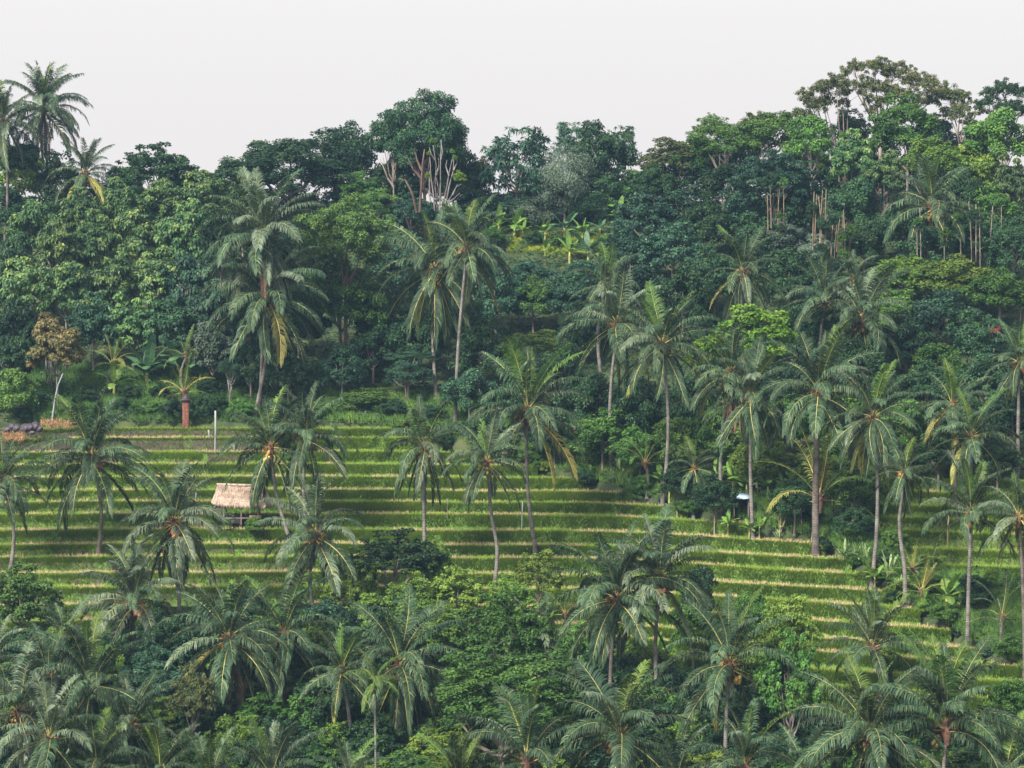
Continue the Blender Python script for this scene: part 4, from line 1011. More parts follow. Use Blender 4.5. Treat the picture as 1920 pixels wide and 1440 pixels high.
PALM_N = [0]
def palm(u, v, r_px, base, label, style='', n=27, h=11.5, depth=None):
    """u, v: heart of the crown; base: (u, v) of the foot, or None when it is hidden; style letters:
    g grey fronds, y yellowing, d hanging dead fronds, n no nuts, o dark trunk, s spiky upright crown, w drooping crown, b bushy, t young palm, k kinked trunk"""
    PALM_N[0] += 1
    r = random.Random(PALM_N[0] * 31 + 3)
    if base:
        bx, by, bz = hit(*base)
        c = at_depth(u, v, by)
    else:
        x, y, z = on_ray(u, v, h, depth or 346)
        if depth: y = depth
        c = at_depth(u, v, y)
        bx, by = c.x + r.uniform(-.5, .5), y
        bz = surface_z(bx, by)
    s = px(by)
    root = thing('coconut_palm' if 't' not in style else 'young_palm', label, 'palm tree', (bx, by, bz), 'coconut palms on the hillside')
    cx, cy, cz = c.x - bx, r.uniform(-.4, .4), c.z - bz
    # trunk
    mb = MB(); pts, rad = [], []
    N_ = 12; bow = r.uniform(-.6, .6); kink = .22 if 'k' in style else 0
    R0 = .19 if 't' not in style else .16
    if 'o' in style: R0 = .33
    ctop = Vector((cx, cy, cz - .1))
    for i in range(N_ + 1):
        f = i / N_
        p = Vector((cx * (f ** 1.25), cy * f, cz * f - .1 * f))
        p.x += bow * math.sin(math.pi * f) + kink * math.sin(math.pi * f) * math.sin(7 * f)
        if i == 0: p = Vector((0, 0, -.6))
        pts.append(p); rad.append(R0 * (1.35 if i == 0 else 1.0) * (1 - .40 * f) * r.uniform(.95, 1.06))
    mb.tube(pts, rad, 8)
    obj('trunk', mb.mesh('trunk', M['palmbark_dark' if ('o' in style or r.random() < .25) else 'palmbark'], True), root)
    size = r_px / s / 3.5
    young = 't' in style
    obj('crown_heart', HEARTS[PALM_N[0] % 3], root, loc=(cx, cy, cz), sc=(size,) * 3, rot=(0, 0, r.uniform(0, 6)))
    if 'n' not in style and not young:
        o = obj('coconut_bunch', NUTS[PALM_N[0] % 6], root, loc=(cx, cy, cz), sc=(size * 1.2,) * 3, rot=(0, 0, r.uniform(0, 6)), kind='stuff')
        obj('flower_stalk', STALKS[PALM_N[0] % 3], root, loc=(cx, cy, cz), sc=(size,) * 3, rot=(0, 0, r.uniform(0, 6)), kind='stuff')
    if young: n = 11
    else: n = int(n * r.uniform(1.15, 1.45))
    lo = 1.0 if 'w' in style else (.72 if 's' in style else .92)
    az = r.uniform(0, 6.28)
    lo *= r.uniform(.86, 1.05); gap = r.uniform(0, 6.28); tl_a, tl_m = r.uniform(0, 6.28), r.uniform(0, .22)
    for i in range(n):
        f = (i + .5) / n
        az += 2.39996 + r.uniform(-.25, .25)
        if not young and f > .35 and math.cos(az - gap) > .93 and r.random() < .8: continue
        if young:
            me = SMALL_FR[min(4, int(f * 5))]; idx = 3
        else:
            f2 = f ** (.9 if 's' not in style else 1.15) * lo
            idx = min(10, max(0, int(round(f2 * 10.4 + r.uniform(-.7, .7)))))
            me = FR[idx, r.randrange(3)]
        k = size * r.uniform(.88, 1.08) * (.82 if idx == 0 else 1.0)
        o = obj('frond', me, root, loc=(cx + .12 * math.cos(az), cy + .12 * math.sin(az), cz + (.5 - .75 * f) * size), rot=(r.uniform(-.3, .3), r.uniform(-.12, .12) + tl_m * math.cos(az - tl_a), az), sc=(k, k * r.uniform(.8, 1.1), k))
        m = M['frond']
        q = r.random()
        if 'g' in style and q < .5: m = M['frond_grey']
        elif idx >= 8 and q < (.20 if 'y' in style else .04): m = M['frond_yellow']
        elif idx <= 1 and q < .4: m = M['frond_young']
        elif q > .92: m = M['frond_grey']
        if young: m = M['frond_young'] if q < .5 else M['frond']
        if young and 'y' in style and q > .5: m = M['frond_yellow']
        set_mat(o, m)
        if idx >= 7 or m is M['frond_yellow']:
            o.material_slots[1].link = 'OBJECT'; o.material_slots[1].material = M['rachis_old']
    if 'd' in style:
        for k in range(3):
            az = -1.57 + r.uniform(-1.3, 1.3)
            o = obj('dead_frond', FR[10, k], root, loc=(cx, cy, cz - .5), rot=(r.uniform(-.1, .1), r.uniform(-.05, .2), az), sc=(size * .9, size * .6, size * .9))
            set_mat(o, M['frond_dead'])
            o.material_slots[1].link = 'OBJECT'; o.material_slots[1].material = M['bark_red']
            o['label'] = 'dead brown frond hanging along the trunk'
    if 'p' in style:
        mb = MB(); mb.tube([(0, 0, -1.4), (-.05, 0, .6), (-.1, 0, 3.1)], [.16, .13, .05], 6)
        obj('dead_spear', mb.mesh('dead_spear', M['bark_red'], True), root, loc=(cx, cy - .4, cz))
    return root

Pm = palm
Pm(6, 232, 62, None, 'leftmost palm on the skyline, cut by the picture edge', 'n', h=14)
Pm(82, 207, 68, None, 'tallest dense-crowned palm on the skyline at left', 'dn', 34, h=14)
T('D', 'dk', 1000, 448, 20, 14, .1, name='bush'); T('D', 'mg', 1045, 452, 22, 12, .1, name='bush'); T('D', 'yg', 1085, 456, 18, 10, .1, name='bush'); T('D', 'mg', 1150, 455, 30, 22, .1, name='bush'); T('D', 'mg', 925, 445, 26, 18, .1, name='bush')
Pm(160, 327, 55, None, 'short palm on the skyline right of the tallest skyline palm', 'y', h=8)
Pm(497, 447, 92, (487, 772), 'shaggy grey-fronded palm rising above two palms with joined crowns', 'gd', 36)
Pm(500, 560, 98, (478, 776), 'grey-trunked palm with a wide drooping crown at the left of three trunks', 'yw', 36)
Pm(527, 545, 70, (521, 732), 'rightmost trunk of the three close palms on the upper left bank', 's', 20)
Pm(815, 510, 92, (819, 750), 'straight palm with orange nuts on the forest edge', 'y', 28)
Pm(876, 468, 76, (854, 792), 'tall palm with a leaning speckled trunk behind the straight one', 'yw', 27)
Pm(171, 862, 92, (183, 1028), 'palm with long arched fronds and hidden nuts on the left terraces', '', 28)
Pm(6, 907, 72, (18, 1060), 'palm cut by the left picture edge beside the terraces', 'y', 25)
Pm(508, 842, 80, (545, 1000), 'left one of two tangled palms above the thatched hut', 'w', 27)
Pm(574, 825, 80, (578, 1010), 'right one of two tangled palms above the hut with orange nuts', '', 26)
Pm(328, 982, 92, (340, 1185), 'palm with a ring of pale coconuts left of the thatched hut', 'g', 27)
Pm(592, 1008, 90, (592, 1165), 'palm with brown coconuts right of and below the thatched hut', 'g', 26)
Pm(797, 840, 72, (799, 1080), 'palm with a bright young top and straight trunk in the middle terraces', 'w', 25)
Pm(912, 868, 68, (927, 1100), 'smaller palm with a bent trunk between two straight terrace palms', 'wk', 22)
Pm(990, 775, 100, (1006, 1030), 'large palm with wide horizontal fronds in the centre of the terraces', 'y', 26)
Pm(1158, 613, 84, (1147, 882), 'left of two tall neighbouring palms on the edge right of centre', 'y', 26)
Pm(1242, 650, 84, (1241, 940), 'right of two tall neighbouring palms on the edge right of centre', 'y', 28)
Pm(1136, 535, 60, None, 'palm half hidden behind the top of two neighbouring palms', 'n', 20, h=9)
Pm(1393, 512, 66, None, 'yellow-stalked palm standing in front of the dark forest', 'y', 22, h=9)
Pm(1748, 392, 84, (1728, 520), 'palm with brown hanging tips high in the right-hand forest', 'yd', 23)
Pm(1547, 566, 66, None, 'faint palm left of the orange-hearted palm in the right forest', 'n', 20, h=9)
Pm(1617, 604, 82, (1624, 745), 'orange-hearted palm in front of the right forest', '', 26)
Pm(1370, 703, 72, (1355, 978), 'palm with a curved pale trunk left of the blue tarp shelter', 'yd', 25)
Pm(1407, 748, 80, (1412, 998), 'palm with red-orange nuts and a straight trunk by the blue tarp shelter', 'y', 26)
Pm(1534, 740, 96, (1530, 1028), 'thick dark-trunked palm with a dead brown spear above its crown', 'op', 27)
Pm(1637, 787, 78, (1634, 1084), 'palm with pink-orange stalks and a slightly curved trunk', 'yw', 28)
Pm(1786, 762, 66, None, 'upper left of the two yellowish palms at right', 'y', 22, h=9)
Pm(1820, 822, 70, None, 'lower right of the two yellowish palms at right', 'y', 23, h=9)
Pm(1912, 682, 62, (1908, 888), 'palm at the right picture edge below the red-leaved sapling', 'y', 23)
Pm(1694, 888, 52, (1698, 1130), 'small-crowned palm with a dark nut cluster and pale straight trunk', 'wk', 18)
Pm(1820, 962, 80, (1814, 1210), 'palm with one yellow upright frond in front of the far terraces', 's', 22)
Pm(1912, 972, 68, (1922, 1262), 'palm cut by the right picture edge in front of the far terraces', 'y', 22)
Pm(1302, 880, 44, (1300, 958), 'stunted palm with a rusty trunk top between two tall trunks', 'n', 16)
Pm(1210, 868, 46, (1214, 925), 'small young palm with yellow stems at the terrace edge', 't')
Pm(1536, 936, 100, (1524, 1005), 'low young palm with very long arching fronds behind the dark trunk', 'ty')
Pm(251, 1134, 92, (257, 1240), 'windswept palm with pale shining fronds in the lower left', 'g', 28)
Pm(430, 1203, 96, (438, 1395), 'palm with brown dead fronds hanging down its trunk at lower left', 'dy', 28)
Pm(532, 1192, 92, (531, 1375), 'palm with long yellow leaf stalks right of the one with dead fronds', 'y', 22)
Pm(750, 1248, 100, (757, 1445), 'reddish-hearted palm with a dark trunk right of the slim areca', 'ow', 25)
Pm(1157, 1127, 108, None, 'symmetrical palm with radiating fronds in front of the lower terraces', 'y', 27, h=11)
Pm(1237, 1088, 92, (1244, 1395), 'dark palm behind the right shoulder of the symmetrical one', 'g', 24)
Pm(1000, 1200, 66, None, 'palm mostly hidden behind the big mounded tree', 'gn', 16, h=8)
Pm(1368, 1250, 104, None, 'palm with pale yellow stalks left of the column-shaped tree', 'yw', 23, h=10)
Pm(1636, 1215, 82, (1641, 1300), 'short thick-trunked palm standing on the lowest right terraces', 'nos', 20)
Pm(1632, 1382, 112, None, 'palm with round orange coconuts near the lower right', 'y', 27, h=11)
Pm(1776, 1366, 124, None, 'large palm with a rusty heart and wide fronds at lower right', 's', 24, h=11)
Pm(1164, 1388, 118, None, 'palm with yellow nuts and star-shaped crown at the bottom middle', 'w', 27, h=11)
Pm(988, 1428, 112, None, 'palm with stiff upright fronds at the bottom edge below the mounded tree', 'ns', 20, h=10)
Pm(1398, 1440, 96, None, 'palm with curling crown at the bottom edge left of the orange-nut palm', 'n', 22, h=10)
Pm(1766, 1445, 70, None, 'young green palm at the bottom edge under the rusty-hearted palm', 't', h=6)
Pm(93, 1390, 98, None, 'palm with dark orange coconuts in the bottom left corner', 'yg', 26, h=10)
Pm(172, 1290, 100, None, 'yellowing palm above the bottom left corner palm', 'y', 24, h=10)
Pm(92, 1280, 88, None, 'palm left of and behind the yellowing one at lower left', 'n', 20, h=10)
Pm(-12, 1245, 74, None, 'palm beyond the left edge whose fronds reach into the picture', 'gn', 18, h=10)
Pm(182, 1440, 80, None, 'stiff young-looking palm at the bottom edge left of the brown-leaved tree', 'ns', 18, h=8)
Pm(510, 1462, 90, None, 'palm with bright upright fronds at the bottom edge below the magenta bush', 'ns', 18, h=9)
Pm(395, 1478, 76, None, 'palm just showing its frond tips at the bottom edge', 'ns', 14, h=8)
Pm(655, 1470, 66, None, 'palm tips at the bottom edge left of the slim areca trunk', 'ns', 14, h=8)
Pm(36, 1338, 88, None, 'palm with arching fronds above the dark-nut palm in the lower left corner', 'g', 22, h=9)
Pm(246, 1362, 84, None, 'low palm between the yellowing palm and the brown-leaved tree', '', 22, h=8)
Pm(300, 1452, 78, None, 'palm tips at the bottom edge below the brown-leaved tree', 'ns', 16, h=8)
Pm(120, 1200, 62, None, 'small palm right of the glossy round tree at left', 'n', 18, h=8)
Pm(864, 1470, 80, None, 'palm tips at the bottom edge right of the dark-trunked palm', 'ns', 16, h=8)
Pm(1268, 1462, 84, None, 'palm tips at the bottom edge right of the star-shaped palm', 'n', 18, h=8)
Pm(1510, 1452, 80, None, 'low palm at the bottom edge left of the orange-nut palm', '', 20, h=8)
Pm(1886, 1448, 84, None, 'low palm in the bottom right corner', 'n', 20, h=8)
Pm(640, 1262, 70, None, 'slender palm between the yellow-stalked and the reddish-hearted palm', 'n', 20, h=8)
Pm(1880, 1160, 62, (1879, 1215), 'young palm with a rusty base at the right edge', 't')
Pm(1712, 1065, 40, (1712, 1095), 'small yellow palm among the shrubs right of the pale straight trunk', 'ty')
Pm(1728, 1108, 40, (1732, 1132), 'tiny yellow palm below the small yellow palm', 'ty')
Pm(344, 736, 44, (348, 768), 'small yellow palm growing behind the brick pillar', 'ty')
Pm(348, 668, 38, None, 'dark young palm behind the banana plants on the left bank', 't', h=4)
Pm(212, 682, 40, None, 'withered small palm left of the banana plants', 'ty', h=3)
Pm(1600, 525, 44, None, 'small palm behind the orange-hearted one', 'n', 14, h=7)
Pm(1060, 1150, 40, None, 'little palm peeping out beside the golden-topped tree', 'tn', h=4)

# slim areca palm
def areca():
    u, v, vb = 703, 1298, 1450
    c = at_depth(u, v, 203); g = surface_z(c.x, 203)
    root = thing('areca_palm', 'slim areca palm with a thin pale stem at the bottom left of centre', 'palm tree', (c.x, 203, g))
    H_ = c.z - g
    mb = MB(); mb.tube([(0, 0, -.3), (.05, 0, H_ * .5), (0, 0, H_)], [.10, .08, .06], 7); obj('trunk', mb.mesh('trunk', M['palmbark'], True), root)
    mb = MB(); mb.tube([(0, 0, H_ - .1), (0, 0, H_ + .9)], [.10, .05], 7); obj('crownshaft', mb.mesh('crownshaft', M['banana'], True), root)
    for k in range(10):
        o = obj('frond', FR[(2, 3, 4, 5, 3, 6, 7, 8, 5, 1)[k], k % 3], root, loc=(0, 0, H_ + .8), rot=(0, 0, k * 2.4), sc=(.5, .55, .5)); set_mat(o, M['frond_young'])
    o = obj('fruit_bunch', NUTS[1], root, loc=(0, 0, H_ + .4), sc=(.4,) * 3, kind='stuff')
areca()

# ---------------------------------------------------------------- banana plants and strap-leaved plants
def banana_leaf(elev, bend, seed, L=2.1, w=.30):
    r = np.random.default_rng(seed); S = 14; t = np.linspace(0, 1, S)
    ang = np.radians(elev - bend * t ** 1.5); ds = L / (S - 1)
    X = np.concatenate([[0], np.cumsum(np.cos(ang[:-1]) * ds)]); Z = np.concatenate([[0], np.cumsum(np.sin(ang[:-1]) * ds)])
    wd = w * np.interp(t, [0, .14, .2, .35, .75, .93, 1], [.04, .06, .55, 1, .95, .55, .05])
    V = []; F = []
    for i in range(S - 1):
        for sd in (1, -1):
            gap = r.uniform(0, .12) * ds * (r.random() < .4)
            k = len(V)
            dz = -.20 * wd[i] + r.normal(0, .03) * w
            dz2 = -.20 * wd[i + 1] + r.normal(0, .03) * w
            V += [(X[i], 0, Z[i]), (X[i + 1], 0, Z[i + 1]), (X[i + 1] - gap, sd * wd[i + 1], Z[i + 1] + dz2), (X[i] + gap, sd * wd[i], Z[i] + dz)]
            F.append((k, k + 1, k + 2, k + 3))
    return mesh_np('leaf', np.array(V), np.array(F), [M['banana']], tint=np.clip(r.normal(.5, .15, len(F)), 0, 1))
BL = [banana_leaf(e, b, 50 + k) for k, (e, b) in enumerate([(84, 16), (66, 45), (50, 62), (36, 75), (18, 70), (56, 110)])]
def strap_leaf(elev, bend, seed):
    return banana_leaf(elev, bend, seed, L=1.5, w=.07)
SL = [strap_leaf(e, b, 70 + k) for k, (e, b) in enumerate([(84, 20), (70, 50), (55, 80), (35, 80)])]
for m_ in SL: m_.materials[0] = M['strap']
BN = [0]
def banana(u, v, size, label=None, pal='banana', n=8, hs=.9, depth=None):
    """u, v: where the leaves leave the stem"""
    BN[0] += 1; r = random.Random(BN[0] + 60)
    x, y, z = on_ray(u, v, hs * size)
    if depth: y = depth; c = at_depth(u, v, y); x, z = c.x, c.z
    g = surface_z(x, y)
    if label is None:
        label, _ = auto_label('mg', 'banana plant', u, v, 50, 'broad-leaved')
    root = thing('banana_plant', label, 'banana plant', (x, y, g), 'banana plants')
    h = max(z - g, .2)
    mb = MB(); mb.tube([(0, 0, -.2), (0, 0, h * .5), (0, 0, h + .1)], [.13 * size, .11 * size, .07 * size], 7)
    obj('pseudostem', mb.mesh('pseudostem', M['rachis'], True), root)
    az = r.uniform(0, 6)
    for k in range(n):
        az += 2.4
        i = min(5, int(.6 + 5.6 * k / n + r.uniform(-.4, .6)))
        s = size * r.uniform(.8, 1.1)
        o = obj('leaf', BL[max(0, i)], root, loc=(0, 0, h), rot=(r.uniform(-.2, .2), 0, az), sc=(s, s, s)); set_mat(o, M[pal])
def strap(u, v, size, label, n=14):
    BN[0] += 1; r = random.Random(BN[0] + 160)
    x, y, z = hit(u, v)
    root = thing('strap_leaved_plant', label, 'plant', (x, y, z), 'strap-leaved plants')
    az = 0
    for k in range(n):
        az += 2.4
        s = size * r.uniform(.7, 1.1)
        obj('leaf', SL[r.randrange(4)], root, loc=(r.uniform(-.15, .15) * size, 0, 0), rot=(0, 0, az), sc=(s, s * 1.2, s))

banana(276, 700, 1.9, 'large bluish banana plant with spread leaves on the left bank', 'banana_dark', 11, .6)
banana(340, 692, 1.9, 'tall banana plant with pale ribs above the brick pillar', 'banana_dark', 10, .8)
for (u, v, rx, ry, p) in [(45, 775, 30, 12, 'dk'), (75, 745, 22, 14, 'dk'), (130, 768, 24, 12, 'mg'), (190, 775, 20, 10, 'dk'), (225, 758, 24, 14, 'dk'), (290, 765, 20, 12, 'mg'), (410, 755, 22, 16, 'dk'), (450, 765, 24, 18, 'mg'), (300, 735, 22, 14, 'dk'), (245, 735, 22, 14, 'dk'), (395, 725, 24, 18, 'dk'), (520, 765, 28, 16, 'dk'), (590, 770, 30, 14, 'mg'), (810, 775, 26, 14, 'dk'), (740, 765, 28, 16, 'dk'), (424, 981, 14, 8, 'mg')]:
    T('D', p, u, v, rx, ry, .1, name='bush')
banana(376, 702, 1.5, 'drooping banana plant right of the tall pale-ribbed one', 'banana_dark', 6)
banana(214, 722, 1.3, 'small banana plant standing left of the large bluish one', 'banana', 6)
for (u, v, s) in [(935, 426, 1.2), (965, 425, 1.3), (1022, 436, 1.1), (1058, 430, 1.25), (1092, 438, 1.1), (1140, 395, 1.6), (1185, 428, 1.2), (1022, 468, .8), (1068, 474, 1.3), (1103, 472, 1.4), (1122, 476, .9), (1125, 430, .9), (980, 436, .9), (1160, 405, 1.1)]:
    banana(u, v, s, pal=rnd.choice(['banana', 'banana', 'banana_dark']))
for (u, v, s) in [(1240, 900, .9), (1255, 925, .8), (1345, 895, 1.2), (1375, 905, 1.1), (1400, 910, 1.1), (1440, 915, 1.1), (1470, 920, 1.0), (1365, 985, .7), (1405, 992, .55), (1424, 990, .6), (1462, 985, .5), (1560, 935, .8), (1775, 1120, 1.3), (1300, 925, .8),
                  (1225, 1265, .9), (1235, 1225, .9), (772, 1425, .9), (1440, 1380, .6), (1885, 565, 1.0), (1640, 1085, .7), (1800, 1130, .8), (1690, 1080, .8), (1765, 575, .8)]:
    banana(u, v, s)
strap(1162, 885, 1.3, 'spiky pale-leaved plant beside the trunk at the terrace edge')
strap(1582, 1048, 1.2, 'yellow-green strap-leaved clump on the terrace end at right')
strap(1605, 1052, 1.2, 'pale strap-leaved clump in the middle of three at the terrace end')
strap(1624, 1056, 1.1, 'pale strap-leaved clump nearest the curved palm trunk')
strap(1668, 1088, 1.6, 'spiky whitish plant between the two right-hand palm trunks')
strap(1690, 1110, 1.1, 'low spiky plant left of the pale straight palm trunk')
strap(1460, 1000, .8, 'light green clump at the foot of the bare forked sapling')

# ---------------------------------------------------------------- thatched hut
def hut():
    x, y, _ = on_ray(HUT_U, 984, 0)
    g = surface_z(x, y); y0 = y
    s = px(y0)
    P = lambda u, v, dy=0.0: (lambda q: (q.x - x, q.y - y0, q.z - g))(at_depth(u, v, y0 + dy))
    root = thing('thatched_hut', 'open field hut with a pale thatched roof standing on the terraces', 'hut', (x, y0, g))
    # roof slabs: front slope towards the valley, back slope
    rl, rr = P(408, 909, 1.5), P(492, 911, 1.5)
    el, er = P(404, 944, 0), P(498, 948, 0)
    def slab(a, b, c, d, th):
        mb = MB(); U, W_ = 14, 5; top = []
        a, b, c, d = map(Vector, (a, b, c, d))
        for j in range(W_ + 1):
            for i in range(U + 1):
                fu, fv = i / U, j / W_
                p = (a.lerp(b, fu)).lerp(d.lerp(c, fu), fv)
                p.z += -.16 * math.sin(math.pi * fv) - .10 * math.sin(math.pi * fu) + rnd.uniform(-.04, .04); p.x += rnd.uniform(-.03, .03)
                top.append(p)
        vs = top + [p + Vector((0, 0, -th)) for p in top]; n_ = len(top); q = []
        ix = lambda i, j: j * (U + 1) + i
        for j in range(W_):
            for i in range(U):
                q += [(ix(i, j), ix(i + 1, j), ix(i + 1, j + 1), ix(i, j + 1)), tuple(n_ + k for k in (ix(i, j + 1), ix(i + 1, j + 1), ix(i + 1, j), ix(i, j)))]
        for j in range(W_):
            q += [(ix(0, j), ix(0, j + 1), n_ + ix(0, j + 1), n_ + ix(0, j)), (ix(U, j + 1), ix(U, j), n_ + ix(U, j), n_ + ix(U, j + 1))]
        for i in range(U):
            q += [(ix(i, 0), n_ + ix(i, 0), n_ + ix(i + 1, 0), ix(i + 1, 0)), (ix(i + 1, W_), n_ + ix(i + 1, W_), n_ + ix(i, W_), ix(i, W_))]
        mb.add(vs, q); return mb.mesh('thatch_slope', M['thatch'])
    back_l = (el[0], 3.0, el[2] + .1); back_r = (er[0], 3.0, er[2] + .1)
    obj('thatch_slope', slab(rl, rr, er, el, .16), root)
    obj('thatch_slope', slab((rl[0], rl[1] + .05, rl[2]), (rr[0], rr[1] + .05, rr[2]), back_r, back_l, .16), root)
    obj('thatch_slope', slab(rr, (rr[0] + .08, rr[1] + .5, rr[2] - .05), (er[0] + .75, er[1] + 1.6, er[2] + .05), (er[0] + .05, er[1] + .1, er[2]), .14), root)
    obj('thatch_slope', slab((rl[0] - .08, rl[1] + .5, rl[2] - .05), rl, (el[0] - .05, el[1] + .1, el[2]), (el[0] - .55, el[1] + 1.6, el[2] + .05), .14), root)
    n = 5200; fu = NR.uniform(0, 1, n); fv = NR.uniform(0, 1.0, n)
    A, B, C, D = map(np.array, (rl, rr, er, el))
    Q = ((A + (B - A) * fu[:, None]) * (1 - fv[:, None]) + (D + (C - D) * fu[:, None]) * fv[:, None])
    Q[:, 2] += -.16 * np.sin(math.pi * fv) - .10 * np.sin(math.pi * fu) + .03; Q[:, 1] -= .04
    dn = nrm(((D - A) + np.array([0, 0, 0]))[None] + NR.normal(0, .28, (n, 3))) * NR.uniform(.12, .30, n)[:, None]
    tn = .5 + .5 * (patch_noise(Q[:, 0] * 4, Q[:, 2] * 5, 1.0) - .5)
    ev = fv > .93; dn[ev] *= NR.uniform(1, 2.1, (int(ev.sum()), 1))
    v, f, t = blades(Q, dn, np.full(n, .020), np.clip(tn + NR.normal(0, .25, n), 0, 1))
    obj('straw', mesh_np('straw', v, f, [M['straw']], tint=t), root, kind='stuff')
    mb = MB(); mb.tube([(rl[0] - .1, rl[1], rl[2] + .03), ((rl[0] + rr[0]) / 2, rl[1], rl[2] - .03), (rr[0] + .1, rr[1], rr[2] + .02)], .12, 7); obj('ridge_cap', mb.mesh('ridge_cap', M['thatch'], True), root)
    for (u, dy) in ((420, .25), (424, 2.6), (452, .25), (484, .25), (488, 2.6)):
        b = P(u, 946, dy); mb = MB(); mb.tube([(b[0], b[1], -.3), (b[0] + rnd.uniform(-.05, .05), b[1], b[2] + .1)], .06, 6); obj('post', mb.mesh('post', M['wood'], True), root)
    mb = MB(); b = P(452, 966, 1.4); mb.box((b[0] + .1, 1.4, b[2] - .2), (3.3, 2.4, .12)); obj('platform', mb.mesh('platform', M['wood']), root)
    mb = MB(); b = P(478, 975, .2); mb.box((b[0] + .05, .2, b[2]), (1.1, .06, .85)); obj('wall_panel', mb.mesh('wall_panel', M['mat_wall']), root)
    mb = MB(); b = P(441, 976, .4); mb.box((b[0], .5, b[2]), (.9, .5, .6)); obj('trough', mb.mesh('trough', M['cap']), root)
    # side flap of old thatch sloping down to the left
    a_, b_ = P(412, 940, .1), P(390, 960, .1)
    mb = MB()
    mb.add([(a_[0], 0.1, a_[2]), (a_[0], 2.4, a_[2]), (b_[0], 2.4, b_[2]), (b_[0], .1, b_[2]), (a_[0], .1, a_[2] - .2), (a_[0], 2.4, a_[2] - .2), (b_[0] + .15, 2.4, b_[2] - .1), (b_[0] + .15, .1, b_[2] - .1)],
           [(0, 1, 2, 3), (4, 7, 6, 5), (0, 3, 7, 4), (1, 5, 6, 2), (2, 6, 7, 3), (0, 4, 5, 1)])
    obj('side_flap', mb.mesh('side_flap', M['wood']), root)
    mb = MB(); mb.add([P(412, 944, .3), P(396, 959, .3), P(410, 960, .3), P(420, 948, .3)], [(0, 1, 2, 3)]); obj('side_screen', mb.mesh('side_screen', M['mat_wall']), root)
hut()

# ---------------------------------------------------------------- brick pillar
def pillar(u, v0, v1, w_px, label, capped=True, sink=0.0):
    b = Vector(hit(u, v1)); b.y -= 1.6; b.z = surface_z(b.x, b.y); s = px(b.y)
    Hh = at_depth(u, v0, b.y).z - b.z; w = w_px / s
    root = thing('brick_pillar', label, 'pillar', tuple(b))
    mb = MB(); tint = []
    mb.box((0, 0, Hh * .5), (w * .94, w * .94, Hh))
    obj('mortar_core', mb.mesh('mortar_core', M['mortar']), root)
    mb = MB(); ch = .085; rows = int(Hh / ch)
    for k in range(rows):
        z = (k + .5) * ch; off = w * .25 * (k % 2)
        for side in range(4):
            rot = Matrix.Rotation(side * math.pi / 2, 3, 'Z')
            for q in (-1, 0, 1):
                cx = q * w * .5 + off - (w * .125)
                lo, hi = max(cx - w * .24, -w / 2), min(cx + w * .24, w / 2)
                if hi - lo < .04: continue
                j = rnd.uniform(-.006, .006)
                mb.box(rot @ Vector(((lo + hi) / 2, -w / 2 + .02 + j, z)), (hi - lo, .07, ch * .8), rot)
                tint += [min(1, max(0, rnd.gauss(.5, .25)))] * 6
    obj('brickwork', mb.mesh('brickwork', M['brick'], tint=np.array(tint)), root, kind='stuff')
    if capped:
        for name, z, ww, hh in (('plinth', .06, 1.25, .14), ('cap', Hh + .05, 1.35, .12), ('cap', Hh + .17, 1.7, .14), ('cap', Hh + .32, 1.1, .16)):
            mb = MB(); mb.box((0, 0, z), (w * ww, w * ww, hh)); obj(name, mb.mesh(name, M['cap']), root)
        mb = MB(); mb.tube([(0, 0, Hh + .38), (0, 0, Hh + .55), (0, 0, Hh + .72)], [w * .45, w * .28, .03], 4); obj('finial', mb.mesh('finial', M['cap']), root)
pillar(352, 753, 787, 11, 'red brick pillar with a dark tiered cap on the upper left bank')
pillar(1073, 800, 846, 13, 'short red brick pillar half hidden by leaves right of centre', capped=False)

# ---------------------------------------------------------------- poles and saplings
def pole(pts, rad, label, mat='pole', cat='pole', name='wooden_pole', dy=-.4):
    b = Vector(hit(*pts[0])); b.y += dy; b.z = surface_z(b.x, b.y)
    q = [at_depth(u, v, b.y) - b for (u, v) in pts]; q[0] = Vector((0, 0, -.3))
    root = thing(name, label, cat, tuple(b), None)
    mb = MB(); mb.tube(q, rad, 6); obj('shaft', mb.mesh('shaft', M[mat], True), root)
pole([(404, 845), (404, 808), (404, 770)], .09, 'tall straight white pole standing on the upper left terraces')
pole([(393, 822), (392, 815), (391, 806)], .09, 'stubby white post left of the tall white pole', dy=.6)
pole([(439, 845), (439, 838), (439, 830)], .07, 'stubby white post right of the tall white pole', dy=.6)
pole([(98, 788), (103, 748), (109, 722), (118, 700)], [.10, .08, .07, .05], 'pale curved bamboo pole bending right on the far left bank', 'pole')
pole([(978, 984), (979, 965), (980, 940)], .05, 'thin white pole between the two middle terrace palms')
pole([(1776, 1012), (1777, 990), (1779, 966)], .07, 'thin tan pole on the far terraces at right', 'culm')
pole([(839, 960), (839, 948), (839, 935)], .035, 'thin grey stake on the terrace beside the bent palm', 'bark')
pole([(368, 950), (367, 935), (368, 920)], .06, 'short whitish post left of the thatched hut', 'pole')
pole([(1640, 1430), (1735, 1330), (1736, 1270)], .05, 'thin pale stick rising beside the rusty-hearted palm', 'bark_pale') if False else None
def sapling(base, lines, label, mat='culm', rad=(.07, .03), cat='sapling'):
    b = Vector(hit(*base))
    root = thing('bare_sapling', label, cat, tuple(b))
    for ln in lines:
        mb = MB(); pts = [at_depth(u, v, b.y) - b for (u, v) in ln]; k = len(pts)
        mb.tube(pts, [rad[0] + (rad[1] - rad[0]) * i / (k - 1) for i in range(k)], 5); obj('stem', mb.mesh('stem', M[mat], True), root)
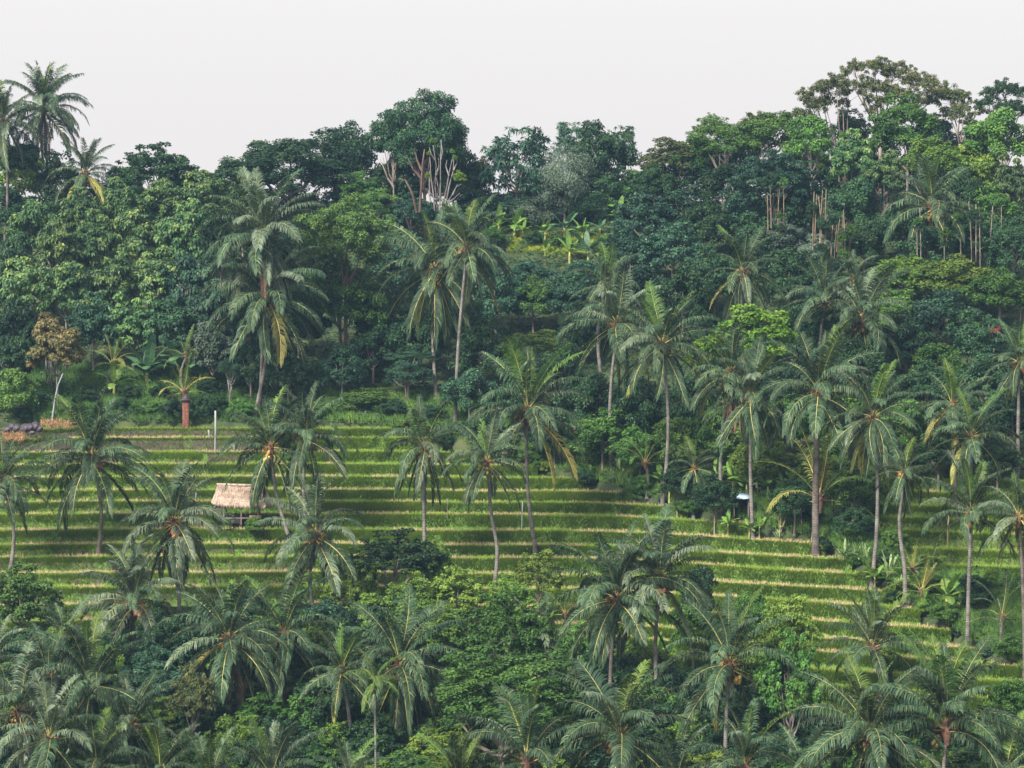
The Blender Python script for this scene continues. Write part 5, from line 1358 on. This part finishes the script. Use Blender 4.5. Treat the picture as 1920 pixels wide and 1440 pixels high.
sapling((1462, 998), [[(1462, 998), (1460, 970), (1458, 950)], [(1463, 998), (1465, 960), (1467, 922)], [(1464, 998), (1474, 970), (1480, 950)]], 'bare forked sapling with thin tan stems on the right terrace edge')
sapling((431, 772), [[(431, 775), (431, 752), (430, 735), (427, 712)], [(431, 738), (435, 725)]], 'forked pale sapling on the bank right of the brick pillar', 'bark_pale', (.09, .05))
sapling((97, 728), [[(98, 728), (97, 705), (95, 672)], [(87, 716), (87, 690), (86, 665)]], 'two slim pale trunks under the dry brown-leaved tree', 'bark_pale', (.10, .07))
sapling((1908, 890), [[(1903, 888), (1906, 870), (1902, 850)]], 'crooked pale trunk stub at the right edge of the forest', 'bark_pale', (.15, .08))
sapling((363, 1400), [[(371, 1408), (368, 1370), (366, 1330)]], 'straight grey trunk of the small brownish tree at lower left', 'bark', (.22, .13))
sapling((1863, 680), [[(1864, 678), (1864, 650), (1864, 628)]], 'thin pale stem under the cluster of red leaves', 'bark_pale', (.08, .05))

# ---------------------------------------------------------------- rubble and litter on the upper left bank
def rocks():
    words = ['long flat dark rock at the left end of the rubble', 'low dark rock second from the left in the rubble', 'purple-grey rock with a pale face in the rubble', 'largest dark rock in the middle of the rubble',
             'pale-faced rock right of the largest rubble rock', 'tall narrow rock near the right end of the rubble', 'small dark rock at the right end of the rubble', 'small pale rock below the largest rubble rock']
    for k, (u, v, w, h) in enumerate([(12, 806, 8, 5), (22, 800, 7, 6), (30, 803, 8, 7), (47, 803, 9, 9), (56, 802, 8, 8), (66, 800, 7, 9), (74, 804, 6, 6), (60, 811, 7, 4)]):
        b = Vector(hit(u, 816)); b.y -= .9; c = at_depth(u, v, b.y); s = px(b.y)
        mb = MB(); mb.blob((0, 0, 0), 1, 40 + k, 7, 5, .18, (w / s, w / s, h / s))
        o = obj('rock', mb.mesh('rock', M['rock']), loc=tuple(c)); o['label'] = words[k]; o['category'] = 'rock'; o['group'] = 'rubble on the left bank'
    n = 3600; u = NR.uniform(4, 150, n); v = np.where(u > 78, NR.normal(795, 3, n), NR.normal(818, 4, n)); u = np.where(u > 78, u, u * .6)
    P = np.array([tuple(at_depth(a, b_, on_ray(a, b_, 0.0)[1] - 1.3)) for a, b_ in zip(u[::6], v[::6])])
    P = np.repeat(P, 6, 0)[:n] + NR.normal(0, .12, (n, 3))
    D = NR.normal(0, .10, (n, 3)); D[:, 2] = np.abs(D[:, 2]) + .04
    vv, f, t = blades(P, D, np.full(n, .03), np.clip(NR.normal(.5, .25, n), 0, 1))
    o = obj('dry_litter', mesh_np('dry_litter', vv, f, [M['dryheap']], tint=t), kind='stuff'); o['label'] = 'orange dry straw litter around the rubble'
rocks()

# ---------------------------------------------------------------- shelters
def shelter(u0, u1, vtop, vbot, label, roof_mat, name, dy=0.0):
    b = Vector(hit((u0 + u1) / 2, vbot)); b.y += dy; s = px(b.y); b.z = surface_z(b.x, b.y)
    w = (u1 - u0) / s; h = at_depth(u0, vtop, b.y).z - b.z
    root = thing(name, label, 'shelter', tuple(b))
    mb = MB(); mb.add([(-w / 2, -.3, h), (0, -.3, h - .08), (w / 2, -.3, h - .04), (-w / 2, 1.6, h + .35), (0, 1.6, h + .25), (w / 2, 1.6, h + .3),
                       (-w / 2, -.3, h - .05), (0, -.3, h - .13), (w / 2, -.3, h - .09), (-w / 2, 1.6, h + .3), (0, 1.6, h + .2), (w / 2, 1.6, h + .25)],
                      [(0, 1, 4, 3), (1, 2, 5, 4), (6, 9, 10, 7), (7, 10, 11, 8), (0, 6, 7, 1), (1, 7, 8, 2), (3, 4, 10, 9), (4, 5, 11, 10), (0, 3, 9, 6), (2, 8, 11, 5)])
    obj('roof', mb.mesh('roof', M[roof_mat]), root)
    for sx in (-1, 1):
        for yy in (0, 1.4):
            mb = MB(); mb.tube([(sx * w * .42, yy, -.2), (sx * w * .42, yy, h + (.0 if yy == 0 else .28))], .05, 5); obj('post', mb.mesh('post', M['wood'], True), root)
    mb = MB(); mb.box((0, 1.45, h * .5), (w * .8, .05, h * .9)); obj('shade_back_sheet', mb.mesh('shade_back_sheet', M['cap']), root)  # dark back and side sheets stand in for the shade under the roof
    for sx in (-1, 1):
        mb = MB(); mb.box((sx * w * .40, .75, h * .5), (.05, 1.3, h * .85)); obj('shade_side_sheet', mb.mesh('shade_side_sheet', M['cap']), root)
shelter(1374, 1406, 933, 975, 'small dark shelter with a pale blue tarp roof between palm trunks', 'tarp', 'tarp_shelter')
shelter(1500, 1532, 944, 992, 'dark low shelter with a green roof left of the thick dark palm trunk', 'greentarp', 'low_shelter')

# ---------------------------------------------------------------- haze
def haze():
    m = bpy.data.materials.new('haze'); m.use_nodes = True; nt = m.node_tree
    nt.nodes.clear(); out = nt.nodes.new('ShaderNodeOutputMaterial'); pv = nt.nodes.new('ShaderNodeVolumePrincipled')
    pv.inputs['Color'].default_value = (.40, .68, 1.0, 1); pv.inputs['Density'].default_value = HAZE_DENSITY; pv.inputs['Anisotropy'].default_value = 0.2
    nt.links.new(pv.outputs[0], out.inputs['Volume'])
    x0, x1, y0, y1, z0, z1 = -905, 905, -65, 486, -58, 34
    mb = MB(); mb.box(((x0 + x1) / 2, (y0 + y1) / 2, (z0 + z1) / 2), (x1 - x0, y1 - y0, z1 - z0))
    obj('haze', mb.mesh('haze', m), kind='stuff')
haze()
